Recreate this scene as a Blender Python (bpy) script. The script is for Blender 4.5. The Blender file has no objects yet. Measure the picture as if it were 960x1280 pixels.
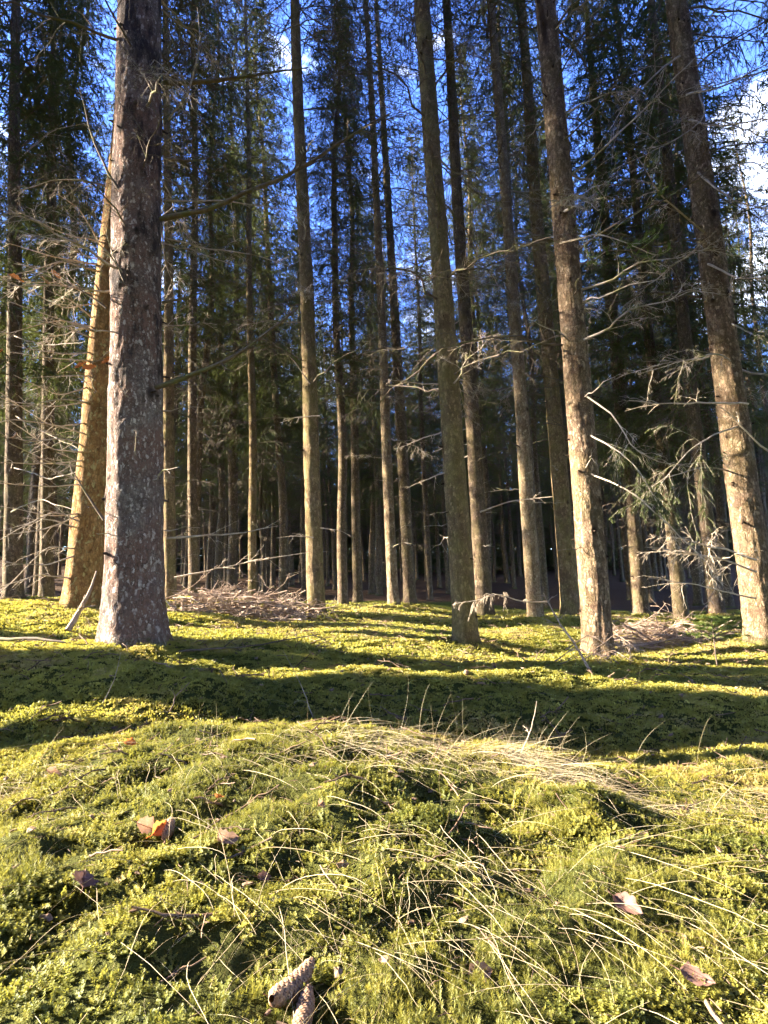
import bpy, math, random
import numpy as np
from mathutils import Vector, Matrix, Euler, Quaternion

PI = math.pi
rng = np.random.default_rng(7)
random.seed(7)
sc = bpy.context.scene
COL = sc.collection

# ------------------------------------------------------------------ camera model
FPX, CX, CY = 700.0, 480.0, 640.0          # focal length and centre, in photo pixels
PITCH = math.atan(100 / 700)
CAMZ = 0.62


def ray(px, py):
    a, b = (px - CX) / FPX, (CY - py) / FPX
    c, s = math.cos(PITCH), math.sin(PITCH)
    return np.array([a, c - b * s, s + b * c])


def P(px, py, d):
    """the point seen at (px,py) on the vertical plane y = d"""
    r = ray(px, py)
    return np.array([0, 0, CAMZ]) + r * (d / r[1])


# ------------------------------------------------------------------ sun
SUN_EL, SUN_BACK = math.radians(20), math.radians(6)
SUN_TO = np.array([-math.cos(SUN_BACK) * math.cos(SUN_EL), math.sin(SUN_BACK) * math.cos(SUN_EL), math.sin(SUN_EL)])


# ------------------------------------------------------------------ noise
def _hash(ix, iy, iz, seed):
    h = (ix.astype(np.int64) * 374761393 + iy.astype(np.int64) * 668265263 + iz.astype(np.int64) * 2147483647 + seed * 1013904223) & 0xFFFFFFFF
    h = ((h ^ (h >> 13)) * 1274126177) & 0xFFFFFFFF
    h = (h ^ (h >> 16)) & 0xFFFFFFFF
    h = (h * 2246822519) & 0xFFFFFFFF
    return ((h ^ (h >> 15)) & 0xFFFFFF) / float(0xFFFFFF) * 2 - 1


def vnoise(x, y, z=0.0, seed=0):
    x, y, z = np.broadcast_arrays(np.asarray(x, float), np.asarray(y, float), np.asarray(z, float))
    ix, iy, iz = np.floor(x), np.floor(y), np.floor(z)
    fx, fy, fz = x - ix, y - iy, z - iz
    fx, fy, fz = [f * f * (3 - 2 * f) for f in (fx, fy, fz)]
    r = 0
    for dx in (0, 1):
        for dy in (0, 1):
            for dz in (0, 1):
                w = (fx if dx else 1 - fx) * (fy if dy else 1 - fy) * (fz if dz else 1 - fz)
                r = r + w * _hash(ix + dx, iy + dy, iz + dz, seed)
    return r


def fbm(x, y, z=0.0, octv=3, seed=0):
    r, a = 0, 1.0
    for o in range(octv):
        r = r + a * vnoise(np.asarray(x) * 2 ** o, np.asarray(y) * 2 ** o, np.asarray(z) * 2 ** o, seed + o * 17)
        a *= .5
    return r


def sstep(a, b, x):
    t = np.clip((np.asarray(x, float) - a) / (b - a), 0, 1)
    return t * t * (3 - 2 * t)


# ------------------------------------------------------------------ trees seen one by one
# base pixel, depth, pixel where the trunk crosses y=0, width in px low on the trunk, bark, label
TREES = [
    dict(b=(167, 812), d=4.3, t=(178, 0), w=71, bark='grey', crown=9.5, H=25, near=2, g=None,
         label='thick grey-mauve spruce trunk, the widest one, in front of the orange-lit trunk'),
    dict(b=(102, 757), d=6.4, t=(170, 0), w=41, bark='orange', crown=9.0, H=24, near=1,
         label='orange-lit spruce trunk half hidden behind the thick grey trunk'),
    dict(b=(213, 748), d=11.0, t=(207, 0), w=15, bark='tan', crown=8.0, H=23, near=1,
         label='slim tan spruce trunk just right of the thick grey trunk, left of the brush heap'),
    dict(b=(242, 748), d=13.5, t=(243, 0), w=13, bark='dark', crown=7.0, H=24, near=0,
         label='slender shaded spruce behind the left end of the brush heap'),
    dict(b=(316, 748), d=14.0, t=(305, 0), w=11, bark='tan', crown=7.0, H=23, near=0,
         label='thin brown spruce trunk rising behind the middle of the brush heap'),
    dict(b=(396, 772), d=8.5, t=(369, 0), w=22, bark='tan', crown=10, H=22, near=1,
         label='olive-brown spruce trunk standing at the right end of the brush heap'),
    dict(b=(492, 764), d=11.0, t=(457, 0), w=14, bark='pale', crown=9, H=22, near=1,
         label='thin pale sunlit spruce trunk at the far edge of the mossy clearing'),
    dict(b=(513, 756), d=14.5, t=(470, 0), w=16, bark='dark', crown=8, H=24, near=0,
         label='reddish brown shaded trunk right behind the thin pale one'),
    dict(b=(583, 806), d=6.0, t=(528, 0), w=30, bark='olive', crown=9.5, H=22, near=1,
         label='olive spruce trunk on a moss hump with pale drooping twigs hung at its foot'),
    dict(b=(606, 762), d=10.0, t=(556, 0), w=21, bark='dark', crown=8.5, H=23, near=1,
         label='dark brown trunk peeping out close behind the olive trunk on the moss hump'),
    dict(b=(670, 784), d=8.8, t=(610, 0), w=19, bark='pale', crown=10, H=21, near=1,
         label='slim straight pale spruce trunk standing in sunlit moss between two thicker trunks'),
    dict(b=(714, 766), d=10.0, t=(648, 0), w=23, bark='tan', crown=9, H=23, near=1,
         label='tan trunk just behind and left of the dappled trunk ringed by dead twigs'),
    dict(b=(750, 828), d=4.9, t=(683, 0), w=36, bark='scaly', crown=10, H=22, near=2,
         label='dappled sunlit spruce trunk ringed by dead twigs at its foot'),
    dict(b=(955, 802), d=6.0, t=(842, 0), w=38, bark='scaly', crown=9, H=23, near=2,
         label='leaning sunlit spruce trunk behind the bleached branches at the right edge'),
    dict(b=(802, 776), d=12.0, t=(735, 0), w=20, bark='dark', crown=4, H=20, near=0,
         label='dark trunk standing behind the flat heap of bleached sticks'),
    dict(b=(852, 774), d=11.0, t=(770, 0), w=17, bark='dark', crown=3.2, H=18, near=0,
         label='dark spruce trunk behind the young spruce seedling'),
    dict(b=(896, 772), d=9.5, t=(815, 0), w=20, bark='dark', crown=3.6, H=19, near=0,
         label='dark bushy spruce close behind the leaning sunlit trunk'),
    dict(b=(58, 752), d=12.0, t=(70, 0), w=17, bark='dark', crown=4.6, H=20, near=1,
         label='grey-brown spruce trunk left of the orange-lit trunk, crossed by pale twigs'),
    dict(b=(16, 752), d=10.0, t=(22, 0), w=22, bark='dark', crown=4.2, H=20, near=1,
         label='shaded trunk at the left edge behind the twigs with orange leaves'),
]

for t in TREES:
    t['xy'] = tuple(P(*t['b'], t['d'])[:2])

# ------------------------------------------------------------------ ground height
CTRL = []
for px, py, d in [(60, 832, 3.75), (150, 826, 3.8), (235, 842, 3.85), (480, 872, 3.1), (880, 905, 2.7), (700, 880, 3.0), (360, 800, 5.5), (480, 800, 6.2), (480, 778, 9),
                  (480, 760, 13), (480, 753, 24), (30, 760, 8), (40, 752, 15), (300, 752, 13), (830, 798, 7), (820, 772, 12), (900, 766, 20),
                  (650, 762, 16), (300, 785, 7.5), (880, 840, 4.6), (640, 845, 4.2), (0, 800, 4.6)]:
    q = P(px, py, d)
    CTRL.append((*q, .3 * d + .1))
for t in TREES:
    q = P(*t['b'], t['d'])
    CTRL.append((*q, .22 * t['d']))
for ang in np.linspace(0, 2 * PI, 12, endpoint=False):
    for R, zz in ((45, .5), (85, 4.0), (140, 9.0)):
        CTRL.append((R * math.cos(ang), R * math.sin(ang), zz if math.sin(ang) > .2 else .3, R * .3))
CTRL = np.array(CTRL)


CREST_X = [-2.2, -1.27, -1.0, -.61, -.13, .21, .45, .74, 1.27, 2.2]
CREST_Z = [.0, .025, .105, .155, .184, .125, .125, .04, .015, -.02]


def near_bank(x, y):
    """the rounded bank in the foreground: a crest about 1.9 m off with a hollow behind it"""
    cz = np.interp(x + .05 * np.sin(y * 4), CREST_X, CREST_Z)
    front = .125 + .35 * (cz - .1)
    z = front + (cz - front) * sstep(.7, 1.75, y)
    return z + (-.075 - z) * sstep(1.9, 2.75, y)


def ground_h(x, y, fine=True):
    x, y = np.asarray(x, float), np.asarray(y, float)
    num = np.zeros_like(x); den = np.zeros_like(x) + 1e-9
    for cx, cy, cz, s in CTRL:
        w = np.exp(-((x - cx) ** 2 + (y - cy) ** 2) / (2 * s * s)) / s
        num += w * cz; den += w
    h = (num + 1e-6 * .2) / (den + 1e-6)
    h = near_bank(x, y) + (h - near_bank(x, y)) * sstep(2.55, 3.3, y)
    for t in TREES:
        bx, by = t['xy']
        rr_ = t['w'] / FPX * t['d'] / 2
        h = h + .06 * np.exp(-((x - bx) ** 2 + (y - by) ** 2) / (2 * (rr_ * 1.9) ** 2)) * (1 + .5 * vnoise(x * 6, y * 6, 0, 88))
    r = np.hypot(x, y)
    h = h + .030 * fbm(x * 1.3, y * 1.3, 0, 2, 3) * sstep(.4, 2.5, r) + .09 * vnoise(x * .45, y * .45, 2, 9) * sstep(3, 6, r)
    h = h + .055 * vnoise(x * .9 + 5, y * 1.6, 1, 5) * sstep(2.2, 3.2, r) * (1 - sstep(14, 25, r))
    if fine:
        k = 1 - sstep(3, 9, r)
        b = vnoise(x * 9, y * 9, 4, 21)
        h = h + k * (.020 * b + .012 * vnoise(x * 19, y * 19, 3, 31) + .018 * vnoise(x * 4.2, y * 4.2, 3, 37))
    return h


_n0 = len(CTRL) - 36 - len(TREES)               # pull the floor onto the foot of every named tree
for _ in range(6):
    for k, t in enumerate(TREES):
        q = P(*t['b'], t['d'])
        CTRL[_n0 + k, 2] += .8 * (q[2] + .03 - ground_h(q[0:1], q[1:2], False)[0])


def ground_hit(px, py):
    r = ray(px, py)
    o = np.array([0, 0, CAMZ])
    ts = np.geomspace(.3, 80, 1500)
    pts = o + ts[:, None] * r
    hh = ground_h(pts[:, 0], pts[:, 1])
    i = np.argmax(pts[:, 2] < hh)
    return pts[i]


# ------------------------------------------------------------------ mesh tools
def mesh_np(name, V, tris=None, quads=None, mat=None, smooth=True, attrs=None):
    me = bpy.data.meshes.new(name)
    V = np.asarray(V, np.float32)
    T = np.zeros((0, 3), np.int32) if tris is None or len(tris) == 0 else np.asarray(tris, np.int32)
    Q = np.zeros((0, 4), np.int32) if quads is None or len(quads) == 0 else np.asarray(quads, np.int32)
    me.vertices.add(len(V)); me.vertices.foreach_set('co', V.ravel())
    loops = np.concatenate([T.ravel(), Q.ravel()]).astype(np.int32)
    me.loops.add(len(loops)); me.loops.foreach_set('vertex_index', loops)
    n = len(T) + len(Q)
    me.polygons.add(n)
    starts = np.concatenate([np.arange(len(T)) * 3, len(T) * 3 + np.arange(len(Q)) * 4]).astype(np.int32)
    me.polygons.foreach_set('loop_start', starts)
    me.polygons.foreach_set('use_smooth', np.full(n, smooth))
    me.update(calc_edges=True)
    for k, v in (attrs or {}).items():
        v = np.asarray(v)
        a = me.attributes.new(k, 'FLOAT', 'POINT'); a.data.foreach_set('value', v.astype(np.float32))
    if mat:
        me.materials.append(mat)
    return me


class MB:
    def __init__(s):
        s.V, s.T, s.Q, s.n = [], [], [], 0

    def add(s, V, T=None, Q=None):
        V = np.asarray(V, float).reshape(-1, 3)
        if T is not None and len(T): s.T.append(np.asarray(T) + s.n)
        if Q is not None and len(Q): s.Q.append(np.asarray(Q) + s.n)
        s.V.append(V); s.n += len(V)

    def tubes(s, Pts, R, sides=4):
        """Pts (B,N,3), R (B,N): B tubes of N rings each, closed to a point at the tip"""
        Pts = np.asarray(Pts, float); R = np.asarray(R, float)
        B, N, _ = Pts.shape
        if B == 0: return
        T = np.gradient(Pts, axis=1)
        T /= np.linalg.norm(T, axis=2, keepdims=True) + 1e-12
        m = T.mean(axis=1)
        ref = np.where(np.abs(m[:, 2:3]) > .8, np.array([[1., 0, 0]]), np.array([[0, 0, 1.]]))[:, None, :]
        A = np.cross(T, np.broadcast_to(ref, T.shape)); A /= np.linalg.norm(A, axis=2, keepdims=True) + 1e-12
        Bn = np.cross(T, A)
        an = np.arange(sides) * 2 * PI / sides
        V = Pts[:, :, None, :] + R[:, :, None, None] * (A[:, :, None, :] * np.cos(an)[None, None, :, None] + Bn[:, :, None, :] * np.sin(an)[None, None, :, None])
        idx = np.arange(B * N * sides).reshape(B, N, sides)
        a = idx[:, :-1, :]; b = np.roll(idx, -1, axis=2)[:, :-1, :]
        c = np.roll(idx, -1, axis=2)[:, 1:, :]; d = idx[:, 1:, :]
        s.add(V, Q=np.stack([a, b, c, d], -1).reshape(-1, 4))

    def ribbons(s, Pts, W, cross=True):
        """needle-covered twigs: two crossed tapering blades along each path"""
        Pts = np.asarray(Pts, float); B, N, _ = Pts.shape
        if B == 0: return
        T = np.gradient(Pts, axis=1); T /= np.linalg.norm(T, axis=2, keepdims=True) + 1e-12
        A = np.cross(T, np.array([0.13, .21, 1.])); A /= np.linalg.norm(A, axis=2, keepdims=True) + 1e-12
        C = np.cross(T, A)
        prof = np.interp(np.linspace(0, 1, N), [0, .35, .8, 1], [.55, 1, .7, .08])
        for side in ((A, C) if cross else (A,)):
            off = side * (np.asarray(W)[:, None, None] * prof[None, :, None])
            V = np.stack([Pts - off, Pts + off], axis=2)
            idx = np.arange(B * N * 2).reshape(B, N, 2)
            q = np.stack([idx[:, :-1, 0], idx[:, :-1, 1], idx[:, 1:, 1], idx[:, 1:, 0]], -1).reshape(-1, 4)
            s.add(V, Q=q)

    def needles(s, Pts, L, K, w, r):
        """K real needles along each path"""
        Pts = np.asarray(Pts, float); B, N, _ = Pts.shape
        if B == 0: return
        t = r.uniform(0.02, 1, (B, K))
        pos, tan = along(Pts, t)
        rv = r.normal(size=(B, K, 3)); rv -= (rv * tan).sum(-1, keepdims=True) * tan
        rv /= np.linalg.norm(rv, axis=-1, keepdims=True) + 1e-9
        d = tan * .75 + rv * .8; d /= np.linalg.norm(d, axis=-1, keepdims=True)
        sd = np.cross(d, r.normal(size=(B, K, 3))); sd /= np.linalg.norm(sd, axis=-1, keepdims=True) + 1e-9
        ll = L * r.uniform(.7, 1.15, (B, K, 1))
        V = np.stack([pos - sd * w, pos + sd * w, pos + d * ll], axis=2)
        s.add(V, T=np.arange(B * K * 3).reshape(-1, 3))

    def mesh(s, name, mat, smooth=True):
        V = np.concatenate(s.V) if s.V else np.zeros((0, 3))
        return mesh_np(name, V, np.concatenate(s.T) if s.T else None, np.concatenate(s.Q) if s.Q else None, mat, smooth)


def along(Pts, t):
    B, N, _ = Pts.shape
    f = np.clip(t, 0, 1) * (N - 1)
    i = np.minimum(f.astype(int), N - 2); u = (f - i)[..., None]
    b = np.arange(B)[:, None]
    p0, p1 = Pts[b, i], Pts[b, i + 1]
    tan = p1 - p0
    return p0 + u * tan, tan / (np.linalg.norm(tan, axis=-1, keepdims=True) + 1e-12)


def grow(o, d, L, droop, N, r, wig=.06):
    """paths from o along d, length L, bending under their weight and wandering a little"""
    o, d = np.asarray(o, float), np.asarray(d, float)
    B = len(o); L = np.asarray(L, float).reshape(B, 1, 1); dr = np.broadcast_to(np.asarray(droop, float), (B,)).reshape(B, 1, 1)
    sgrid = np.linspace(0, 1, N)[None, :, None]
    w = r.normal(size=(B, N, 3)) * wig; w[:, 0] = 0; w = np.cumsum(w, axis=1) * .5
    return o[:, None, :] + d[:, None, :] * sgrid * L + np.array([0, 0, -1.]) * dr * L * sgrid ** 2 + w * L


def spawn(Pts, L, k, r, t0=.15, t1=.98, ang=(40, 70), ratio=(.25, .5), droop=.2, N=4, flat=.7, wig=.06, taper=.65):
    B = len(Pts)
    t = np.sort(r.uniform(t0, t1, (B, k)), axis=1)
    pos, tan = along(Pts, t)
    up = np.array([0, 0, 1.])
    side = np.cross(tan, up); side /= np.linalg.norm(side, axis=-1, keepdims=True) + 1e-9
    sg = np.where((np.arange(k) + r.integers(0, 2, (B, 1))) % 2 == 0, 1., -1.)[..., None]
    rv = r.normal(size=side.shape); rv -= (rv * tan).sum(-1, keepdims=True) * tan
    rv /= np.linalg.norm(rv, axis=-1, keepdims=True) + 1e-9
    sv = side * sg * flat + rv * (1 - flat); sv /= np.linalg.norm(sv, axis=-1, keepdims=True) + 1e-9
    a = np.radians(r.uniform(*ang, (B, k, 1)))
    d = tan * np.cos(a) + sv * np.sin(a)
    ln = np.asarray(L)[:, None] * r.uniform(*ratio, (B, k)) * (1 - taper * t)
    pos, d, ln = pos.reshape(-1, 3), d.reshape(-1, 3), ln.ravel()
    return grow(pos, d, ln, droop, N, r, wig), ln


def taper(L, r0, N, tip=.25, p=1.0):
    return np.asarray(r0).reshape(-1, 1) * np.interp(np.linspace(0, 1, N) ** p, [0, 1], [1, tip])[None, :] * np.ones((len(L), 1))


# ------------------------------------------------------------------ object tools
def link(o, parent=None):
    COL.objects.link(o)
    if parent is not None: o.parent = parent
    return o


def tag(o, label=None, cat=None, group=None, kind=None):
    if label: o['label'] = label
    if cat: o['category'] = cat
    if group: o['group'] = group
    if kind: o['kind'] = kind
    return o


def obj(name, me, parent=None, loc=None):
    o = bpy.data.objects.new(name, me)
    if loc is not None: o.location = [float(v) for v in loc]
    return link(o, parent)


def empty(name, loc, quat=None):
    o = bpy.data.objects.new(name, None); o.empty_display_size = .2
    o.location = [float(v) for v in loc]
    if quat is not None:
        o.rotation_mode = 'QUATERNION'; o.rotation_quaternion = quat
    return link(o)


# ------------------------------------------------------------------ materials
def mat_new(name):
    m = bpy.data.materials.new(name); m.use_nodes = True
    nt = m.node_tree; nt.nodes.clear()
    out = nt.nodes.new('ShaderNodeOutputMaterial')
    return m, nt, out


class N:
    """tiny node helper"""
    def __init__(s, nt): s.nt = nt

    def n(s, typ, ins=None, **kw):
        nd = s.nt.nodes.new(typ)
        for k, v in kw.items(): setattr(nd, k, v)
        for k, v in (ins or {}).items():
            sock = nd.inputs[k]
            if isinstance(v, bpy.types.NodeSocket): s.nt.links.new(v, sock)
            else: sock.default_value = v
        return nd

    def mix(s, f, a, b, blend='MIX'):
        nd = s.nt.nodes.new('ShaderNodeMix'); nd.data_type = 'RGBA'; nd.blend_type = blend
        for k, v in ((0, f), (6, a), (7, b)):
            if isinstance(v, bpy.types.NodeSocket): s.nt.links.new(v, nd.inputs[k])
            else: nd.inputs[k].default_value = v if k == 0 else (*v[:3], 1)
        return nd.outputs[2]

    def ramp(s, f, stops):
        nd = s.nt.nodes.new('ShaderNodeValToRGB'); s.nt.links.new(f, nd.inputs[0])
        cr = nd.color_ramp
        while len(cr.elements) < len(stops): cr.elements.new(.5)
        for e, (p, c) in zip(cr.elements, stops):
            e.position = p; e.color = (c, c, c, 1) if isinstance(c, (int, float)) else (*c, 1)
        return nd.outputs[0]

    def math(s, op, a, b=0.0):
        nd = s.nt.nodes.new('ShaderNodeMath'); nd.operation = op
        for k, v in ((0, a), (1, b)):
            if isinstance(v, bpy.types.NodeSocket): s.nt.links.new(v, nd.inputs[k])
            else: nd.inputs[k].default_value = v
        return nd.outputs[0]


def bark_mat(name, base, dark, light, lichen=.3, green=0.0, plate=60.0, fleck=.5, bump=.7, tone=None, stain=0.0):
    m, nt, out = mat_new(name); q = N(nt)
    tc = q.n('ShaderNodeTexCoord').outputs['Object']
    oi = q.n('ShaderNodeObjectInfo').outputs['Random']
    off = q.n('ShaderNodeVectorMath', {0: tc, 1: q.n('ShaderNodeCombineXYZ', {0: q.math('MULTIPLY', oi, 37.), 2: q.math('MULTIPLY', oi, 91.)}).outputs[0]}, operation='ADD').outputs[0]

    def noise(sc_, det=4., rough=.6, vec=off, dist=0.):
        return q.n('ShaderNodeTexNoise', {'Vector': vec, 'Scale': sc_, 'Detail': det, 'Roughness': rough, 'Distortion': dist})

    def warp(vec, sc_, amt):
        nz = q.n('ShaderNodeVectorMath', {0: noise(sc_, 3., .6).outputs['Color'], 1: (.5, .5, .5)}, operation='SUBTRACT').outputs[0]
        return q.n('ShaderNodeVectorMath', {0: vec, 1: q.n('ShaderNodeVectorMath', {0: nz, 1: amt}, operation='MULTIPLY').outputs[0]}, operation='ADD').outputs[0]
    wv = warp(warp(off, 12., (.05, .05, .08)), 70., (.016, .016, .022))
    st = q.n('ShaderNodeVectorMath', {0: wv, 1: (1, 1, .5)}, operation='MULTIPLY').outputs[0]
    vor = q.n('ShaderNodeTexVoronoi', {'Vector': st, 'Scale': plate}, feature='DISTANCE_TO_EDGE').outputs['Distance']
    vc = q.n('ShaderNodeTexVoronoi', {'Vector': st, 'Scale': plate}, feature='F1')
    cell = q.n('ShaderNodeSeparateColor', {0: vc.outputs['Color']}).outputs[0]
    cell2 = q.n('ShaderNodeSeparateColor', {0: vc.outputs['Color']}).outputs[1]
    big = noise(1.7, 5., .62).outputs[0]; mid = noise(16., 8., .72).outputs[0]; fine = noise(150., 4., .7).outputs[0]
    vert = q.n('ShaderNodeTexNoise', {'Vector': q.n('ShaderNodeVectorMath', {0: wv, 1: (1, 1, .16)}, operation='MULTIPLY').outputs[0], 'Scale': 30., 'Detail': 6., 'Roughness': .65}).outputs[0]
    gaps = q.math('MULTIPLY', q.ramp(vor, [(0., 1.), (.12, .25), (.3, 0.)]), q.ramp(mid, [(.38, .15), (.62, 1.)]))
    c = q.mix(q.ramp(cell, [(.0, 0.), (1., 1.)]), dark, base)
    c = q.mix(q.ramp(mid, [(.38, 0.), (.66, .85)]), c, light)
    c = q.mix(q.ramp(vert, [(.36, .85), (.52, 0.)]), c, dark)
    blot = noise(6., 6., .7).outputs[0]
    c = q.mix(q.ramp(blot, [(.40, .75), (.54, 0.)]), c, dark)
    if tone:
        c = q.mix(q.ramp(big, [(.40, 0.), (.58, .8)]), c, tone)
    c = q.mix(q.math('MULTIPLY', gaps, .85), c, tuple(v * .35 for v in dark))
    c = q.mix(q.math('MULTIPLY', q.ramp(cell2, [(.80, 0.), (.86, 1.)]), q.math('MULTIPLY', q.ramp(mid, [(.4, 0.), (.6, 1.)]), fleck)), c, tuple(min(.6, v * 1.75) for v in light))
    lv = noise(64., 7., .78).outputs[0]
    c = q.mix(q.math('MULTIPLY', q.ramp(lv, [(.585, 0.), (.63, 1.)]), lichen), c, (.44, .44, .41))
    sep = q.n('ShaderNodeSeparateXYZ', {0: tc})
    if green:
        gn = noise(4., 6., .68).outputs[0]
        c = q.mix(q.math('MULTIPLY', q.ramp(gn, [(.40, 0.), (.62, 1.)]), green), c, (.16, .145, .04))
    if stain:
        sn = q.n('ShaderNodeTexNoise', {'Vector': q.n('ShaderNodeVectorMath', {0: off, 1: (3.6, 3.6, 1.1)}, operation='MULTIPLY').outputs[0], 'Scale': 1.5, 'Detail': 6., 'Roughness': .7}).outputs[0]
        hi = q.n('ShaderNodeMapRange', {'Value': sep.outputs[2], 1: .3, 2: 3.5, 3: -.03, 4: .10}).outputs[0]
        c = q.mix(q.math('MULTIPLY', q.ramp(q.math('ADD', sn, hi), [(.58, 0.), (.68, 1.)]), stain), c, (.022, .018, .02))
    kn = q.n('ShaderNodeAttribute', attribute_name='knot').outputs['Fac']
    c = q.mix(q.ramp(q.math('MULTIPLY', kn, q.math('ADD', mid, .5)), [(.25, 0.), (.7, .92)]), c, tuple(v * .4 for v in dark))
    foot = q.n('ShaderNodeMapRange', {'Value': sep.outputs[2], 1: .0, 2: .22, 3: .55, 4: 0.}).outputs[0]
    fm = q.ramp(q.math('ADD', q.math('MULTIPLY', foot, .6), q.math('MULTIPLY', mid, .55)), [(.46, 0.), (.62, .9)])
    c = q.mix(fm, c, (.075, .085, .018))
    bs = q.n('ShaderNodeBsdfPrincipled', {'Base Color': c, 'Roughness': .95})
    bs.inputs['Specular IOR Level'].default_value = .12
    hgt = q.math('ADD', q.math('MULTIPLY', gaps, -.7), q.math('ADD', q.math('MULTIPLY', mid, 1.3), q.math('ADD', q.math('MULTIPLY', cell, .5), q.math('ADD', q.math('MULTIPLY', fine, .4), q.math('MULTIPLY', vert, .8)))))
    b = q.n('ShaderNodeBump', {'Strength': bump, 'Distance': .014, 'Height': hgt})
    nt.links.new(b.outputs[0], bs.inputs['Normal'])
    nt.links.new(bs.outputs[0], out.inputs[0])
    return m


def leafy_mat(name, c1, c2, trans=.35, rough=.6, inst=False, tcol=None, scale=3.0, noise_space='Object', c3=None):
    """foliage: diffuse plus light shining through; colour wanders between c1 and c2"""
    m, nt, out = mat_new(name); q = N(nt)
    if inst:
        f = q.n('ShaderNodeAttribute', attribute_name='tint', attribute_type='INSTANCER').outputs['Fac']
    else:
        tc = q.n('ShaderNodeTexCoord').outputs['Object']
        oi = q.n('ShaderNodeObjectInfo').outputs['Random']
        nz = q.n('ShaderNodeTexNoise', {'Vector': tc, 'Scale': scale, 'Detail': 2.}).outputs[0]
        f = q.math('ADD', q.math('MULTIPLY', oi, .5), q.math('SUBTRACT', q.math('MULTIPLY', nz, 1.6), .55))
    c = q.mix(q.ramp(f, [(0., 0.), (1., 1.)]), c1, c2)
    if c3: c = q.mix(q.ramp(f, [(.78, 0.), (.95, 1.)]), c, c3)
    d = q.n('ShaderNodeBsdfDiffuse', {'Color': c})
    t = q.n('ShaderNodeBsdfTranslucent', {'Color': q.mix(.5, c, tcol or c2)})
    g = q.n('ShaderNodeBsdfGlossy', {'Color': (.9, .9, .9, 1), 'Roughness': rough})
    s1 = q.n('ShaderNodeMixShader', {0: trans, 1: d.outputs[0], 2: t.outputs[0]})
    s2 = q.n('ShaderNodeMixShader', {0: .03, 1: s1.outputs[0], 2: g.outputs[0]})
    nt.links.new(s2.outputs[0], out.inputs[0])
    return m


def twig_mat(name, c1, c2, c3=None, scale=14.):
    m, nt, out = mat_new(name); q = N(nt)
    tc = q.n('ShaderNodeTexCoord').outputs['Object']
    nz = q.n('ShaderNodeTexNoise', {'Vector': tc, 'Scale': scale, 'Detail': 4., 'Roughness': .65}).outputs[0]
    c = q.mix(q.ramp(nz, [(.35, 0.), (.65, 1.)]), c1, c2)
    if c3:
        n2 = q.n('ShaderNodeTexNoise', {'Vector': tc, 'Scale': scale * .4, 'Detail': 4.}).outputs[0]
        c = q.mix(q.ramp(n2, [(.52, 0.), (.62, .8)]), c, c3)
    bs = q.n('ShaderNodeBsdfPrincipled', {'Base Color': c, 'Roughness': .85})
    bs.inputs['Specular IOR Level'].default_value = .2
    b = q.n('ShaderNodeBump', {'Strength': .4, 'Distance': .004, 'Height': nz})
    nt.links.new(b.outputs[0], bs.inputs['Normal'])
    nt.links.new(bs.outputs[0], out.inputs[0])
    return m


M = {}
M['grey'] = bark_mat('bark_grey', (.255, .205, .18), (.105, .078, .068), (.35, .295, .265), .7, 0., 62, .9, 1.0, (.21, .12, .09), .85)
M['scaly'] = bark_mat('bark_scaly', (.215, .14, .09), (.075, .046, .03), (.34, .25, .175), .25, .2, 44, .5, .9)
M['tan'] = bark_mat('bark_tan', (.25, .17, .095), (.115, .075, .045), (.34, .25, .15), .15, .45, 50, .4)
M['olive'] = bark_mat('bark_olive', (.215, .155, .085), (.09, .062, .036), (.29, .215, .125), .15, .42, 50, .4)
M['orange'] = bark_mat('bark_orange', (.44, .235, .085), (.17, .085, .032), (.54, .33, .15), .12, .15, 40, .5, .9)  # brightened orange-brown bark: the warm sunlight on this trunk is put into its colour
M['pale'] = bark_mat('bark_pale', (.29, .205, .13), (.12, .08, .05), (.40, .305, .21), .3, .2, 50, .4)
M['dark'] = bark_mat('bark_dark', (.17, .115, .08), (.07, .048, .034), (.25, .185, .13), .2, .25, 40, .4)
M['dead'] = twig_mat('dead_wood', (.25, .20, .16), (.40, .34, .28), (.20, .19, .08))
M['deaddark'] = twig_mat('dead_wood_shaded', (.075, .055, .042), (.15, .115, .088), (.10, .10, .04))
M['bleached'] = twig_mat('bleached_wood', (.30, .235, .175), (.48, .395, .30))
M['brush'] = twig_mat('brush_wood', (.20, .135, .095), (.40, .305, .235), None, 6.)
M['needle'] = leafy_mat('spruce_needles', (.034, .052, .015), (.105, .125, .030), .34)
M['needlelit'] = leafy_mat('young_and_sunlit_needles', (.09, .14, .025), (.17, .21, .04), .4)  # lighter green of young needles, also painting sunlight onto the one live bough
M['moss'] = leafy_mat('moss_shoots', (.115, .135, .020), (.43, .375, .062), .42, inst=True, tcol=(.43, .40, .07), c3=(.36, .28, .10))
M['straw'] = leafy_mat('dry_grass', (.24, .18, .09), (.62, .53, .35), .3, inst=True, tcol=(.5, .42, .25))
M['grassgreen'] = leafy_mat('green_blades', (.05, .10, .02), (.13, .19, .03), .35, inst=True)
M['leaf_orange'] = leafy_mat('leaf_orange', (.42, .11, .025), (.62, .22, .05), .45, scale=60.)
M['leaf_tan'] = leafy_mat('leaf_tan', (.26, .145, .085), (.44, .28, .185), .3, scale=60.)
M['leaf_brown'] = leafy_mat('leaf_brown', (.12, .06, .045), (.23, .13, .10), .2, scale=60.)
M['cone'] = twig_mat('cone_scales', (.20, .115, .07), (.36, .235, .155), None, 90.)
M['litter'] = leafy_mat('needle_litter', (.10, .06, .035), (.24, .16, .10), .1, inst=True)


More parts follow.
